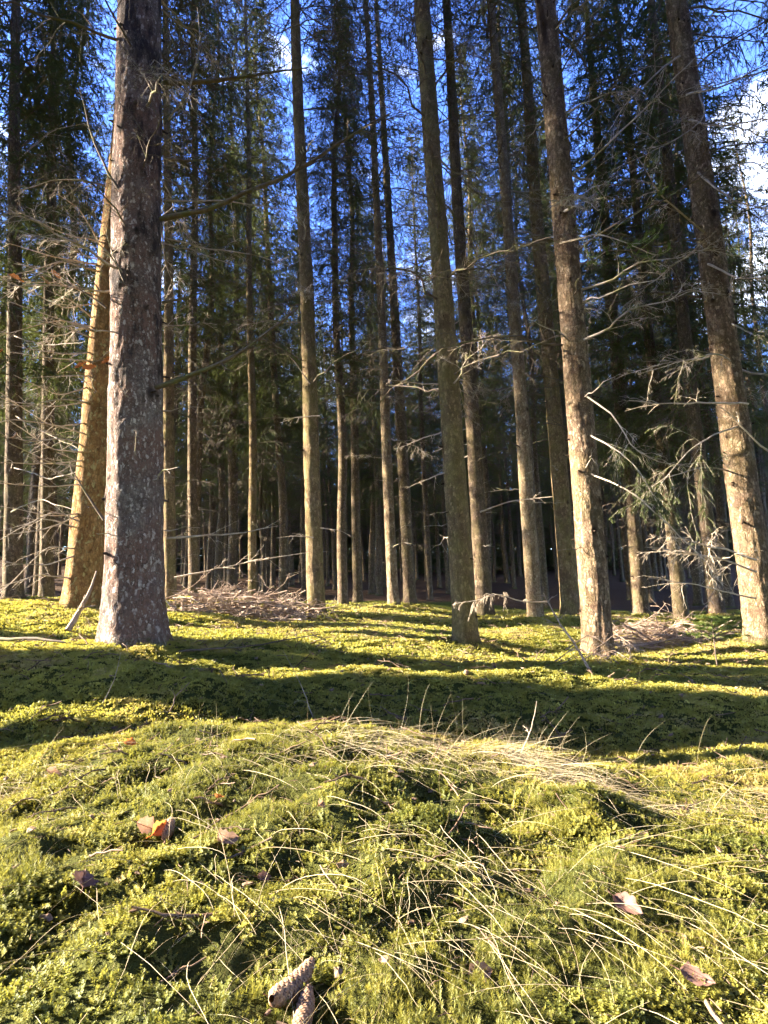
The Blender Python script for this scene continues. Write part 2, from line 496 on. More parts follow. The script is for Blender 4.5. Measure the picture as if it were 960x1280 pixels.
def ground_mat():
    m, nt, out = mat_new('forest_floor'); q = N(nt)
    tc = q.n('ShaderNodeTexCoord').outputs['Object']
    n1 = q.n('ShaderNodeTexNoise', {'Vector': tc, 'Scale': .9, 'Detail': 5., 'Roughness': .6}).outputs[0]
    n2 = q.n('ShaderNodeTexNoise', {'Vector': tc, 'Scale': 14., 'Detail': 6., 'Roughness': .7}).outputs[0]
    n3 = q.n('ShaderNodeTexNoise', {'Vector': tc, 'Scale': 90., 'Detail': 4., 'Roughness': .7}).outputs[0]
    mossf = q.n('ShaderNodeAttribute', attribute_name='mossy').outputs['Fac']
    brown = q.mix(q.ramp(n3, [(.3, 0.), (.7, 1.)]), (.030, .019, .012), (.12, .075, .045))
    green = q.mix(q.ramp(n2, [(.3, 0.), (.7, 1.)]), (.030, .040, .008), (.15, .155, .022))
    f = q.ramp(q.math('ADD', mossf, q.math('MULTIPLY', q.math('SUBTRACT', n1, .5), .9)), [(.38, 0.), (.58, 1.)])
    c = q.mix(f, brown, green)
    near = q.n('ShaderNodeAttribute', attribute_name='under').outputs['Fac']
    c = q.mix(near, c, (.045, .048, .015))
    bs = q.n('ShaderNodeBsdfPrincipled', {'Base Color': c, 'Roughness': 1.})
    bs.inputs['Specular IOR Level'].default_value = .05
    b = q.n('ShaderNodeBump', {'Strength': .9, 'Distance': .03, 'Height': q.math('ADD', n2, q.math('MULTIPLY', n3, .5))})
    nt.links.new(b.outputs[0], bs.inputs['Normal'])
    nt.links.new(bs.outputs[0], out.inputs[0])
    return m


# ------------------------------------------------------------------ ground sheet
def mossiness(x, y):
    """1 in the sunny mossy clearing, 0 on the needle litter under the dense trees"""
    r = np.hypot(x, y)
    c = 1 - sstep(9, 17, np.hypot((x - .3) * .9, y - 5) + 1.3 * vnoise(x * .5, y * .5, 0, 77))
    pile = np.exp(-(((x - 2.55) / .75) ** 2 + ((y - 5.9) / .55) ** 2)) + np.exp(-(((x + 1.7) / 1.1) ** 2 + ((y - 8.2) / .5) ** 2))
    return np.clip(c - .8 * pile, 0, 1)


def build_ground():
    rr = np.concatenate([[0.0], np.geomspace(.12, 400, 430)])
    f = np.linspace(-50, 50, 340); rest = np.linspace(50, 310, 90)[1:-1]
    th = np.radians(90 - np.concatenate([f, rest]))
    X = rr[:, None] * np.cos(th)[None, :]; Y = rr[:, None] * np.sin(th)[None, :]
    Z = ground_h(X.ravel(), Y.ravel()).reshape(X.shape)
    nr, nth = X.shape
    idx = np.arange(nr * nth).reshape(nr, nth)
    a, b = idx[:-1, :], np.roll(idx, -1, 1)[:-1, :]
    c, d = np.roll(idx, -1, 1)[1:, :], idx[1:, :]
    q = np.stack([a, d, c, b], -1).reshape(-1, 4)
    V = np.stack([X, Y, Z], -1).reshape(-1, 3)
    mo = mossiness(V[:, 0], V[:, 1]); r = np.hypot(V[:, 0], V[:, 1])
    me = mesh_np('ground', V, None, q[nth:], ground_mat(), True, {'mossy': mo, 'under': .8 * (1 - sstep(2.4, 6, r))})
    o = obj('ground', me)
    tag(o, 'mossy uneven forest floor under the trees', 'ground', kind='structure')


build_ground()


# ------------------------------------------------------------------ scattering (ground cover only)
def proto_collection(name, meshes):
    c = bpy.data.collections.new(name)
    for i, me in enumerate(meshes):
        c.objects.link(bpy.data.objects.new(f'{name}_{i:02d}', me))
    return c


def scatter(name, pts, rot, scl, idx, tint, coll, label, cat):
    me = bpy.data.meshes.new(name)
    me.vertices.add(len(pts)); me.vertices.foreach_set('co', np.asarray(pts, np.float32).ravel())
    for nm, typ, key, v in (('rot', 'FLOAT_VECTOR', 'vector', rot), ('scl', 'FLOAT', 'value', scl), ('idx', 'INT', 'value', idx), ('tint', 'FLOAT', 'value', tint)):
        a = me.attributes.new(nm, typ, 'POINT')
        a.data.foreach_set(key, np.asarray(v, np.int32 if typ == 'INT' else np.float32).ravel())
    o = obj(name, me)
    ng = bpy.data.node_groups.new(name + '_scatter', 'GeometryNodeTree')
    ng.interface.new_socket('Geometry', in_out='INPUT', socket_type='NodeSocketGeometry')
    ng.interface.new_socket('Geometry', in_out='OUTPUT', socket_type='NodeSocketGeometry')
    L, nn = ng.links.new, ng.nodes.new
    gi, go = nn('NodeGroupInput'), nn('NodeGroupOutput')
    ci = nn('GeometryNodeCollectionInfo'); ci.inputs['Collection'].default_value = coll
    ci.inputs['Separate Children'].default_value = True; ci.inputs['Reset Children'].default_value = True
    ip = nn('GeometryNodeInstanceOnPoints'); ip.inputs['Pick Instance'].default_value = True

    def na(nm, typ):
        k = nn('GeometryNodeInputNamedAttribute'); k.data_type = typ; k.inputs['Name'].default_value = nm
        return k.outputs['Attribute']
    e = nn('FunctionNodeEulerToRotation'); L(na('rot', 'FLOAT_VECTOR'), e.inputs[0])
    L(gi.outputs[0], ip.inputs['Points']); L(ci.outputs[0], ip.inputs['Instance'])
    L(na('idx', 'INT'), ip.inputs['Instance Index']); L(e.outputs[0], ip.inputs['Rotation']); L(na('scl', 'FLOAT'), ip.inputs['Scale'])
    L(ip.outputs[0], go.inputs[0])
    md = o.modifiers.new('scatter', 'NODES'); md.node_group = ng
    tag(o, label, cat, kind='stuff')
    return o


def slope_euler(x, y, r, k=1.0, jit=.35):
    e = .03
    gx = (ground_h(x + e, y) - ground_h(x - e, y)) / (2 * e); gy = (ground_h(x, y + e) - ground_h(x, y - e)) / (2 * e)
    n = len(x)
    rx = np.arctan(gy) * k + r.normal(0, jit, n); ry = -np.arctan(gx) * k + r.normal(0, jit, n)
    return np.stack([rx, ry, r.uniform(0, 2 * PI, n)], -1)


def moss_sprig(seed):
    """one branching feather-moss shoot, about 1 unit tall: whorls of small pointed leaves"""
    r = np.random.default_rng(seed); mb = MB()
    heads = [(np.zeros(3), np.array([r.normal(0, .15), r.normal(0, .15), 1.]))]
    for k in range(4):
        a = r.uniform(0, 2 * PI)
        heads.append((np.array([.1 * math.cos(a), .1 * math.sin(a), .12]), np.array([.75 * math.cos(a), .75 * math.sin(a), r.uniform(.45, .9)])))
    for o, d in heads:
        d = d * r.uniform(.75, 1.1)
        for t in (.42, .66, .86, 1.0):
            c = o + d * t; nl = 6 if t < 1 else 5
            ph = r.uniform(0, 2 * PI)
            for j in range(nl):
                a = ph + j * 2 * PI / nl + r.normal(0, .2)
                out = np.array([math.cos(a), math.sin(a), r.uniform(.1, .5) if t < 1 else r.uniform(.6, 1.4)])
                out /= np.linalg.norm(out); l = r.uniform(.22, .34) * (1.15 - .45 * t); w = l * .27
                sd = np.cross(out, [0, 0, 1.]); sd /= np.linalg.norm(sd) + 1e-9
                mid = c + out * l * .45; tip = c + out * l + np.array([0, 0, -.08 * l])
                mb.add([c, mid + sd * w, tip, mid - sd * w], Q=[[0, 1, 2, 3]])
    return mb.mesh('moss_shoot', M['moss'], False)


def moss_star(seed):
    """upright bristly moss shoot"""
    r = np.random.default_rng(seed); mb = MB()
    for k in range(4):
        o = np.array([r.normal(0, .28), r.normal(0, .28), 0]); top = o + np.array([r.normal(0, .2), r.normal(0, .2), r.uniform(.7, 1.25)])
        for t in np.linspace(.35, 1, 9):
            c = o + (top - o) * t
            for j in range(3):
                a = r.uniform(0, 2 * PI); out = np.array([math.cos(a), math.sin(a), .25 + 1.1 * t * t]); out /= np.linalg.norm(out)
                l = r.uniform(.24, .36); sd = np.cross(out, [0, 0, 1.]); w = l * .10
                mb.add([c - sd * w, c + sd * w, c + out * l], T=[[0, 1, 2]])
    return mb.mesh('moss_shoot', M['moss'], False)


def moss_patch(seed, n=70):
    r = np.random.default_rng(seed); mb = MB()
    a = r.uniform(0, 2 * PI, n); rad = np.sqrt(r.uniform(0, 1, n))
    for k in range(n):
        c = np.array([rad[k] * math.cos(a[k]), rad[k] * math.sin(a[k]), .12 * (1 - rad[k]) + r.normal(0, .03)])
        out = np.array([r.normal(0, .7), r.normal(0, .7), 1.0]); out /= np.linalg.norm(out)
        l = r.uniform(.2, .38); w = l * .27
        sd = np.cross(out, r.normal(size=3)); sd /= np.linalg.norm(sd)
        mid = c + out * l * .5; tip = c + out * l
        mb.add([c, mid + sd * w, tip, mid - sd * w], Q=[[0, 1, 2, 3]])
    return mb.mesh('moss_patch', M['moss'], False)


def wedge_points(n, y0, y1, r, margin=.5, k=.75, xr=None):
    """random points over the part of the floor the camera can see, even per area"""
    out = []
    while sum(map(len, out)) < n:
        m = n * 2
        y = r.uniform(y0, y1, m); x = r.uniform(-(k * y1 + margin), k * y1 + margin, m)
        ok = np.abs(x) < k * y + margin
        out.append(np.stack([x[ok], y[ok]], -1))
    return np.concatenate(out)[:n]


def tint_at(x, y, r, amp=.28):
    t = .60 + .40 * fbm(x * 1.7, y * 1.7, 0, 3, 41) + .22 * vnoise(x * 7, y * 7, 0, 43)
    return np.clip(t + r.normal(0, amp * .45, len(x)), 0, 1)


def build_moss():
    r = np.random.default_rng(11)
    cs = proto_collection('moss_shoot_shapes', [moss_sprig(s) for s in range(8)] + [moss_star(70 + s) for s in range(4)])
    cp = proto_collection('moss_patch_shapes', [moss_patch(s) for s in range(8)])
    # close moss: single shoots
    p = wedge_points(98000, .25, 2.75, r, 1.1, .74)
    x, y = p[:, 0], p[:, 1]
    dens = .80 + .45 * fbm(x * 5, y * 5, 0, 2, 51) + .2 * vnoise(x * 1.2, y * 1.2, 0, 53)
    keep = r.uniform(0, 1, len(x)) < dens
    x, y = x[keep], y[keep]
    n = len(x)
    lump = vnoise(x * 14, y * 14, 0, 55)
    sc_ = r.uniform(.009, .0175, n) * (1 + .4 * lump)
    z = ground_h(x, y) - .003
    scatter('moss', np.stack([x, y, z], -1), slope_euler(x, y, r, 1, .33), sc_, np.where(vnoise(x * 3.1, y * 3.1, 0, 57) + .35 * vnoise(x * 11, y * 11, 0, 58) > .12, r.integers(8, 12, n), r.integers(0, 8, n)), tint_at(x, y, r, .35), cs,
            'yellow-green feathery moss cushioning the ground in the foreground', 'moss')
    # moss of the clearing: small patches, coarser further off
    P_, S_ = [], []
    for y0, y1, cnt, s in ((2.4, 4.6, 14000, (.028, .05)), (4.6, 8, 9500, (.045, .08)), (8, 15, 9000, (.08, .15))):
        p = wedge_points(int(cnt * 1.3), y0, y1, r, 1.4, .74)
        mo = mossiness(p[:, 0], p[:, 1])
        p = p[r.uniform(0, 1, len(p)) < mo * 1.1]
        P_.append(p); S_.append(r.uniform(*s, len(p)))
    p = np.concatenate(P_); s = np.concatenate(S_); x, y = p[:, 0], p[:, 1]; n = len(x)
    scatter('moss', np.stack([x, y, ground_h(x, y) - .15 * s], -1), slope_euler(x, y, r, 1, .12), s, r.integers(0, 8, n), tint_at(x, y, r, .2), cp,
            'sunlit moss carpet of the clearing between the trunks, striped with shadows', 'moss')


build_moss()


# ------------------------------------------------------------------ grass
def blade(seed, lie=True):
    """one dry blade about 1 unit long that arches up and over"""
    r = np.random.default_rng(seed); n = 9
    s = np.linspace(0, 1, n)
    if lie:
        a0, a1 = r.uniform(.05, .5), -r.uniform(.02, .38)
    else:
        a0, a1 = r.uniform(1.1, 1.5), r.uniform(.5, 1.3)
    ang = a0 + (a1 - a0) * s ** .8
    yaw = np.cumsum(r.normal(0, .10, n)) + np.linspace(0, r.normal(0, .5), n)
    ds = 1 / (n - 1)
    x = np.concatenate([[0], np.cumsum(np.cos(ang[1:]) * np.cos(yaw[1:]) * ds)])
    y = np.concatenate([[0], np.cumsum(np.cos(ang[1:]) * np.sin(yaw[1:]) * ds)])
    z = np.concatenate([[0], np.cumsum(np.sin(ang[1:]) * ds)])
    mb = MB()
    w = np.interp(s, [0, .6, 1], [.0021, .0018, .0006]) * r.uniform(.7, 1.4)
    mb.tubes(np.stack([x, y, z], -1)[None], w[None], 3)
    return mb.mesh('grass_blade', M['straw'], True)


def build_grass():
    r = np.random.default_rng(23)
    cb = proto_collection('dry_blade_shapes', [blade(s) for s in range(14)] + [blade(100 + s, False) for s in range(4)])
    X, Y = [], []
    p = wedge_points(7000, .42, 2.6, r, .9, .74)
    dens = .10 + .62 * np.clip(.15 + vnoise(p[:, 0] * 2.1, p[:, 1] * 2.1, 0, 61) + .4 * sstep(-.3, .9, p[:, 0]), 0, 1)
    p = p[r.uniform(0, 1, len(p)) < dens]
    # tussocks lying along the crest of the hump
    tus = []
    for px, py, k, sp in [(655, 950, 420, .10), (690, 975, 260, .10), (600, 940, 200, .10), (455, 925, 320, .16), (40, 975, 160, .1), (430, 935, 170, .17), (540, 935, 170, .15), (660, 955, 260, .13), (720, 985, 180, .16), (300, 955, 90, .15), (40, 990, 150, .13), (560, 1060, 90, .2), (480, 1100, 80, .16),
                          (860, 1010, 160, .22), (640, 1120, 80, .2), (330, 1130, 60, .13), (420, 1200, 40, .1), (560, 1200, 40, .12), (780, 1120, 110, .18), (500, 905, 160, .3), (700, 900, 60, .35), (350, 890, 70, .2)]:
        g = ground_hit(px, py)
        k = int(k * 1.15)
        tus.append(np.stack([g[0] + r.normal(0, sp, k), g[1] + r.normal(0, sp * .7, k)], -1))
    tus = np.concatenate(tus)
    p = np.concatenate([p, tus]); p = p[p[:, 1] > .45]
    x, y = p[:, 0], p[:, 1]; n = len(x)
    yaw = np.radians(-65) + 1.1 * vnoise(x * 1.4, y * 1.4, 0, 63) + r.normal(0, .62, n)
    rot = np.stack([r.normal(0, .18, n), r.normal(0, .18, n), yaw], -1)
    idx = np.where(r.uniform(0, 1, n) < .035, r.integers(14, 18, n), r.integers(0, 14, n))
    scl = .05 + .21 * r.uniform(0, 1, n) ** 1.9
    scatter('dry_grass', np.stack([x, y, ground_h(x, y) + .004], -1), rot, scl, idx, r.uniform(0, 1, n), cb,
            'pale dry grass blades lying tangled over the moss', 'dry grass')


build_grass()


def build_litter():
    """brown needles, bits of bark and broken twigs fallen on the moss"""
    r = np.random.default_rng(31); sh = []
    for k in range(4):
        mb = MB(); m = grow([[-.5, 0, 0]], [[1, 0, .1]], [1.], .12, 5, r, .08); mb.tubes(m, taper([1], [.05], 5, .5), 3)
        sh.append(mb.mesh('needle', M['litter']))
    for k in range(3):
        mb = MB(); m = grow([[-.5, 0, 0]], [[1, 0, .1]], [1.], .05, 6, r, .09); mb.tubes(m, taper([1], [.03], 6, .5), 4)
        c1, l1 = spawn(m, [1.], 3, r, .2, .9, (30, 60), (.2, .4), 0, 4, .5); mb.tubes(c1, taper(l1, np.full(len(l1), .016), 4, .5), 3)
        sh.append(mb.mesh('twig_bit', M['litter']))
    for k in range(3):
        a = np.linspace(0, 2 * PI, 9)[:-1]; rad = r.uniform(.3, .6, 8)
        V = np.stack([rad * np.cos(a), rad * .7 * np.sin(a), r.normal(0, .06, 8)], -1)
        V = np.concatenate([V, [[0, 0, .12]], V * [1, 1, 1] - [0, 0, .08]])
        mb = MB(); mb.add(V, T=[[i, (i + 1) % 8, 8] for i in range(8)], Q=[[i, i + 9, (i + 1) % 8 + 9, (i + 1) % 8] for i in range(8)])
        sh.append(mb.mesh('bark_flake', M['litter'], False))
    c = proto_collection('litter_shapes', sh)
    p1 = wedge_points(1700, .42, 2.8, r, .3, .74); p2 = wedge_points(3600, 2.6, 12, r, .5, .74)
    p = np.concatenate([p1, p2]); n = len(p); n1 = len(p1)
    idx = np.where(r.uniform(0, 1, n) < .6, r.integers(0, 4, n), r.integers(4, 10, n))
    idx[n1:] = r.integers(4, 10, n - n1)
    scl = np.where(idx < 4, r.uniform(.012, .022, n), np.where(idx < 7, r.uniform(.04, .11, n), r.uniform(.008, .024, n)))
    scl[n1:] *= np.where(idx[n1:] < 7, 1.6, 1.7)
    lift = np.where(idx < 4, .013, .011); lift[n1:] = .03
    rot = np.stack([r.normal(0, .3, n), r.normal(0, .3, n), r.uniform(0, 6.28, n)], -1)
    scatter('needle_litter', np.stack([p[:, 0], p[:, 1], ground_h(p[:, 0], p[:, 1]) + lift], -1), rot, scl, idx, r.uniform(0, 1, n), c,
            'brown needles, bark flakes and broken twigs fallen on the moss', 'litter')


build_litter()

# ------------------------------------------------------------------ trees: shared crowns and dead boughs
DEADM = []        # single dead boughs, along +X


def dead_bough(seed, L, r0, dense=1.0, mat='dead', fine=.0016):
    r = np.random.default_rng(seed); mb = MB()
    main = grow([[0, 0, 0]], [[.96, 0, r.uniform(-.15, .25)]], [L], r.uniform(.05, .3), 9, r, .035)
    mb.tubes(main, taper([1], [r0], 9, .15), 5)
    c1, l1 = spawn(main, [L], max(3, int(13 * dense)), r, .12, .98, (30, 65), (.25, .55), .12, 5, .7, .05)
    mb.tubes(c1, taper(l1, np.full(len(l1), r0 * .36), 5, .3), 3)
    c2, l2 = spawn(c1, l1, max(2, int(6 * dense)), r, .1, .98, (30, 60), (.3, .6), .3, 4, .5, .07)
    mb.tubes(c2, taper(l2, np.full(len(l2), max(fine, r0 * .17)), 4, .4), 3)
    if dense > .9:
        c3, l3 = spawn(c2, l2, 3, r, .1, .98, (25, 60), (.35, .7), .5, 3, .3, .08)
        mb.tubes(c3, taper(l3, np.full(len(l3), max(fine * .8, r0 * .1)), 3, .5), 3)
    return mb.mesh('dead_branch', M[mat])


def dead_stub(seed, L, r0, mat='dead'):
    r = np.random.default_rng(seed); mb = MB()
    main = grow([[0, 0, 0]], [[1, 0, r.uniform(-.25, .3)]], [L], r.uniform(-.1, .25), 7, r, .06)
    mb.tubes(main, taper([1], [r0], 7, .3), 5)
    c1, l1 = spawn(main, [L], 3, r, .3, .95, (30, 70), (.15, .4), .1, 4, .5, .08)
    mb.tubes(c1, taper(l1, np.full(len(l1), r0 * .4), 4, .4), 3)
    return mb.mesh('dead_branch', M[mat])


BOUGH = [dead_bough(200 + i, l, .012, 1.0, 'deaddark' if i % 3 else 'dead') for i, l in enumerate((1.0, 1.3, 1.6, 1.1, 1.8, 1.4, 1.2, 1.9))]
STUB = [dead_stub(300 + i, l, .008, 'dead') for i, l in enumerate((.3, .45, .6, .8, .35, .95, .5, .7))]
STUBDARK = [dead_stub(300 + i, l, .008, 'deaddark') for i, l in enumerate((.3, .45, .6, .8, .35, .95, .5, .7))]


def make_crown(seed, H, z0, Lmax, dens=1.0, width=.011, live=.85, skip=.35):
    """live spruce crown: whorls of drooping boughs hung with needle-covered twigs, thin and gappy low down"""
    r = np.random.default_rng(seed); wood, leaf = MB(), MB()
    O, D, LL, DR = [], [], [], []
    z = z0
    while z < H - .3:
        t = (z - z0) / (H - z0)
        nb = r.integers(4, 7)
        ph = r.uniform(0, 2 * PI)
        for k in range(nb):
            if t < .25 and r.uniform() < skip: continue
            a = ph + k * 2 * PI / nb + r.normal(0, .25)
            L = Lmax * (1 - t) ** .75 * r.uniform(.6, 1.1) * (.75 + .25 * min(1, t * 5)) + .25
            sl = -.25 + .75 * t + r.normal(0, .1)
            d = np.array([math.cos(a), math.sin(a), sl]); d /= np.linalg.norm(d)
            O.append([0, 0, z + r.normal(0, .08)]); D.append(d); LL.append(L); DR.append(.22 * (1 - t) + .02)
        z += r.uniform(.38, .62)
    LL = np.array(LL)
    main = grow(np.array(O), np.array(D), LL, np.array(DR), 7, r, .03)
    wood.tubes(main, taper(LL, .006 + .009 * LL / Lmax, 7, .2), 3)
    c1, l1 = spawn(main, LL, int(15 * dens), r, .12, 1.0, (40, 70), (.28, .5), .35, 4, .8, .05, .5)
    wood.tubes(c1, taper(l1, np.full(len(l1), .0035), 4, .5), 3)
    c2, l2 = spawn(c1, l1, 7, r, .06, 1.0, (30, 65), (.35, .65), .4, 3, .5, .07, .4)
    wood.ribbons(c2, np.full(len(c2), .0022), False)
    k2 = r.uniform(0, 1, len(l2)) < live
    c2, l2 = c2[k2], l2[k2]
    w = r.uniform(.6, 1.2, len(l2)) * width
    leaf.ribbons(c2, w, False)
    c3, l3 = spawn(c2, l2, 5, r, .05, 1.0, (35, 70), (.3, .55), .25, 2, .4, .05, .3)
    leaf.ribbons(c3, np.full(len(l3), width * .75), False)
    k1 = r.uniform(0, 1, len(l1)) < live
    leaf.ribbons(c1[k1], np.full(k1.sum(), width))
    V = np.concatenate(wood.V + leaf.V)
    nw = wood.n
    Q = np.concatenate(wood.Q + [qq + nw for qq in leaf.Q])
    me = mesh_np('crown', V, None, Q, None, False)
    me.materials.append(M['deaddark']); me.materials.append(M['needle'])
    nwq = sum(len(k) for k in wood.Q)
    mi = np.zeros(len(Q), np.int32); mi[nwq:] = 1
    me.polygons.foreach_set('material_index', mi)
    return me


def make_deadzone(seed, z0, z1, Lr=(.6, 1.7), step=.42):
    """dead lower boughs of a forest spruce, for the trees too far off to tell bough from bough"""
    r = np.random.default_rng(seed); mb = MB()
    O, D, LL = [], [], []
    z = z0
    while z < z1:
        for k in range(r.integers(2, 5)):
            a = r.uniform(0, 2 * PI); d = np.array([math.cos(a), math.sin(a), r.uniform(-.3, .15)])
            O.append([.06 * d[0], .06 * d[1], z + r.normal(0, .1)]); D.append(d); LL.append(r.uniform(*Lr) * (.45 + .55 * sstep(z0, z0 + 3, z)))
        z += step * r.uniform(.7, 1.3)
    LL = np.array(LL)
    main = grow(np.array(O), np.array(D), LL, .18, 6, r, .04)
    mb.tubes(main, taper(LL, np.full(len(LL), .009), 6, .3), 3)
    c1, l1 = spawn(main, LL, 8, r, .15, 1., (35, 65), (.25, .5), .3, 4, .7, .06)
    mb.tubes(c1, taper(l1, np.full(len(l1), .0045), 4, .5), 3)
    c2, l2 = spawn(c1, l1, 4, r, .1, 1., (30, 60), (.3, .6), .45, 3, .4, .07)
    mb.tubes(c2, taper(l2, np.full(len(l2), .003), 3, .6), 3)
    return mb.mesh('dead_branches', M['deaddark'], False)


CROWNS = [make_crown(400 + i, 24, z0, L, dn) for i, (z0, L, dn) in enumerate(((6.5, 2.3, .85), (7.5, 2.0, .85), (8.5, 2.3, .8), (5.5, 2.4, .9), (9.5, 2.0, .8), (7.0, 1.8, .9)))]
CROWN_Z0 = [6.5, 7.5, 8.5, 5.5, 9.5, 7.0]
EDGE = [make_crown(450 + i, 13, z0, 2.0, 1.0, .028, 1.0) for i, z0 in enumerate((.3, .8, 1.4))]
SPARSE = [make_crown(470 + i, 24, z0, L, .9, .010, .22) for i, (z0, L) in enumerate(((5.5, 2.1), (6.5, 1.9), (4.8, 2.0)))]
SPARSE_Z0 = [5.5, 6.5, 4.8]
DENSE = [make_crown(490 + i, 24, 6.3, 2.3, 1.0, .018, 1.0, .0) for i in range(2)]
DEADZ = [make_deadzone(500 + i, 1.6, z1) for i, z1 in enumerate((8, 9, 10, 8.5))]


def trunk_np(H, r0, seed, seg=20, zs=None, flare=.5, rough=.02, lobes=5, knots=0, sway=.05):
    r = np.random.default_rng(seed)
    if zs is None: zs = np.concatenate([np.linspace(-.3, .6, 10), np.linspace(.8, H, 34)])
    th = np.arange(seg) * 2 * PI / seg
    Z, TH = np.meshgrid(zs, th, indexing='ij')
    rad = r0 * np.clip(1 - np.clip(Z, 0, None) / H, .0, 1) ** .78 + .004
    ph = r.uniform(0, 2 * PI)
    lob = 1 + .35 * np.cos(lobes * TH + ph) + .25 * np.cos(3 * TH + ph * 2)
    rad = rad + r0 * flare * np.exp(-np.clip(Z, -.1, None) / (r0 * .95)) * np.clip(lob, .25, 2) * .75
    o = r.uniform(0, 50)
    rad = rad * (1 + rough * (fbm(np.cos(TH) * 2 + o, np.sin(TH) * 2, Z * 1.6, 2, seed) + .8 * fbm(np.cos(TH) * 5 + o, np.sin(TH) * 5, Z * 9, 2, seed + 3)))
    cx = sway * (vnoise(zs * .22 + o, zs * 0, 0, seed) - vnoise(o, 0, 0, seed)) * np.clip(zs, 0, 4) / 2
    cy = sway * (vnoise(zs * .22, zs * 0 + o, 0, seed) - vnoise(0, o, 0, seed)) * np.clip(zs, 0, 4) / 2
    X = rad * np.cos(TH) + cx[:, None]; Y = rad * np.sin(TH) + cy[:, None]
    return np.stack([X, Y, Z], -1), rad, zs, th


def trunk_mesh(name, mat, V):
    nz, ns, _ = V.shape
    idx = np.arange(nz * ns).reshape(nz, ns)
    a, b = idx[:-1], np.roll(idx, -1, 1)[:-1]; c, d = np.roll(idx, -1, 1)[1:], idx[1:]
    q = np.stack([a, b, c, d], -1).reshape(-1, 4)
    return mesh_np(name, V.reshape(-1, 3), None, q, mat, True)


def knotted_trunk(mat, V, zs, th, r, r0, count):
    """trunk with scars, swellings and broken-off pegs where boughs have died"""
    V = V.copy(); knot = np.zeros(V.shape[:2]); mb = MB()
    ctr = V.mean(axis=1)
    for z in np.sort(r.uniform(.25, 7.5, count)):
        i = int(np.argmin(np.abs(zs - z))); a = r.uniform(0, 2 * PI)
        R = np.linalg.norm(V[i, 0, :2] - ctr[i, :2])
        da = (th - a + PI) % (2 * PI) - PI
        sz = r.uniform(.016, .034) * (.6 + r0 * 2.2)
        d2 = (da[None, :] * R) ** 2 + ((zs[:, None] - z) / 1.35) ** 2
        g = np.exp(-d2 / (2 * sz * sz))
        knot = np.maximum(knot, g * r.uniform(.5, 1))
        V[..., :2] += (V[..., :2] - ctr[:, None, :2]) / R * (g * sz * r.uniform(.15, .45))[..., None]
        o = np.array([ctr[i, 0] + R * math.cos(a) * .9, ctr[i, 1] + R * math.sin(a) * .9, z])
        dd = np.array([[math.cos(a), math.sin(a), r.uniform(-.4, .3)]])
        L = R * .1 + r.uniform(.012, .06)
        mb.tubes(grow(o[None], dd, [L], .05, 4, r, .04), [[sz * .45, sz * .4, sz * .33, sz * .25]], 5)
    nz, ns, _ = V.shape
    idx = np.arange(nz * ns).reshape(nz, ns)
    a, b = idx[:-1], np.roll(idx, -1, 1)[:-1]; c, d = np.roll(idx, -1, 1)[1:], idx[1:]
    Q = np.stack([a, b, c, d], -1).reshape(-1, 4); n0 = nz * ns
    pv = np.concatenate(mb.V); pq = np.concatenate(mb.Q) + n0
    return mesh_np('trunk', np.concatenate([V.reshape(-1, 3), pv]), None, np.concatenate([Q, pq]), mat, True,
                   {'knot': np.concatenate([knot.ravel(), np.full(len(pv), .75)])})


def quat_z(v):
    return Vector((0, 0, 1)).rotation_difference(Vector([float(k) for k in v]))


def bough_child(root, me, z, az, rad, s=1.0, pitch=0.0, name='dead_branch'):
    o = bpy.data.objects.new(name, me)
    o.location = (rad * .8 * math.cos(az), rad * .8 * math.sin(az), z)
    o.rotation_euler = (0, -pitch, az)
    o.scale = (s, s, s)
    return link(o, root)


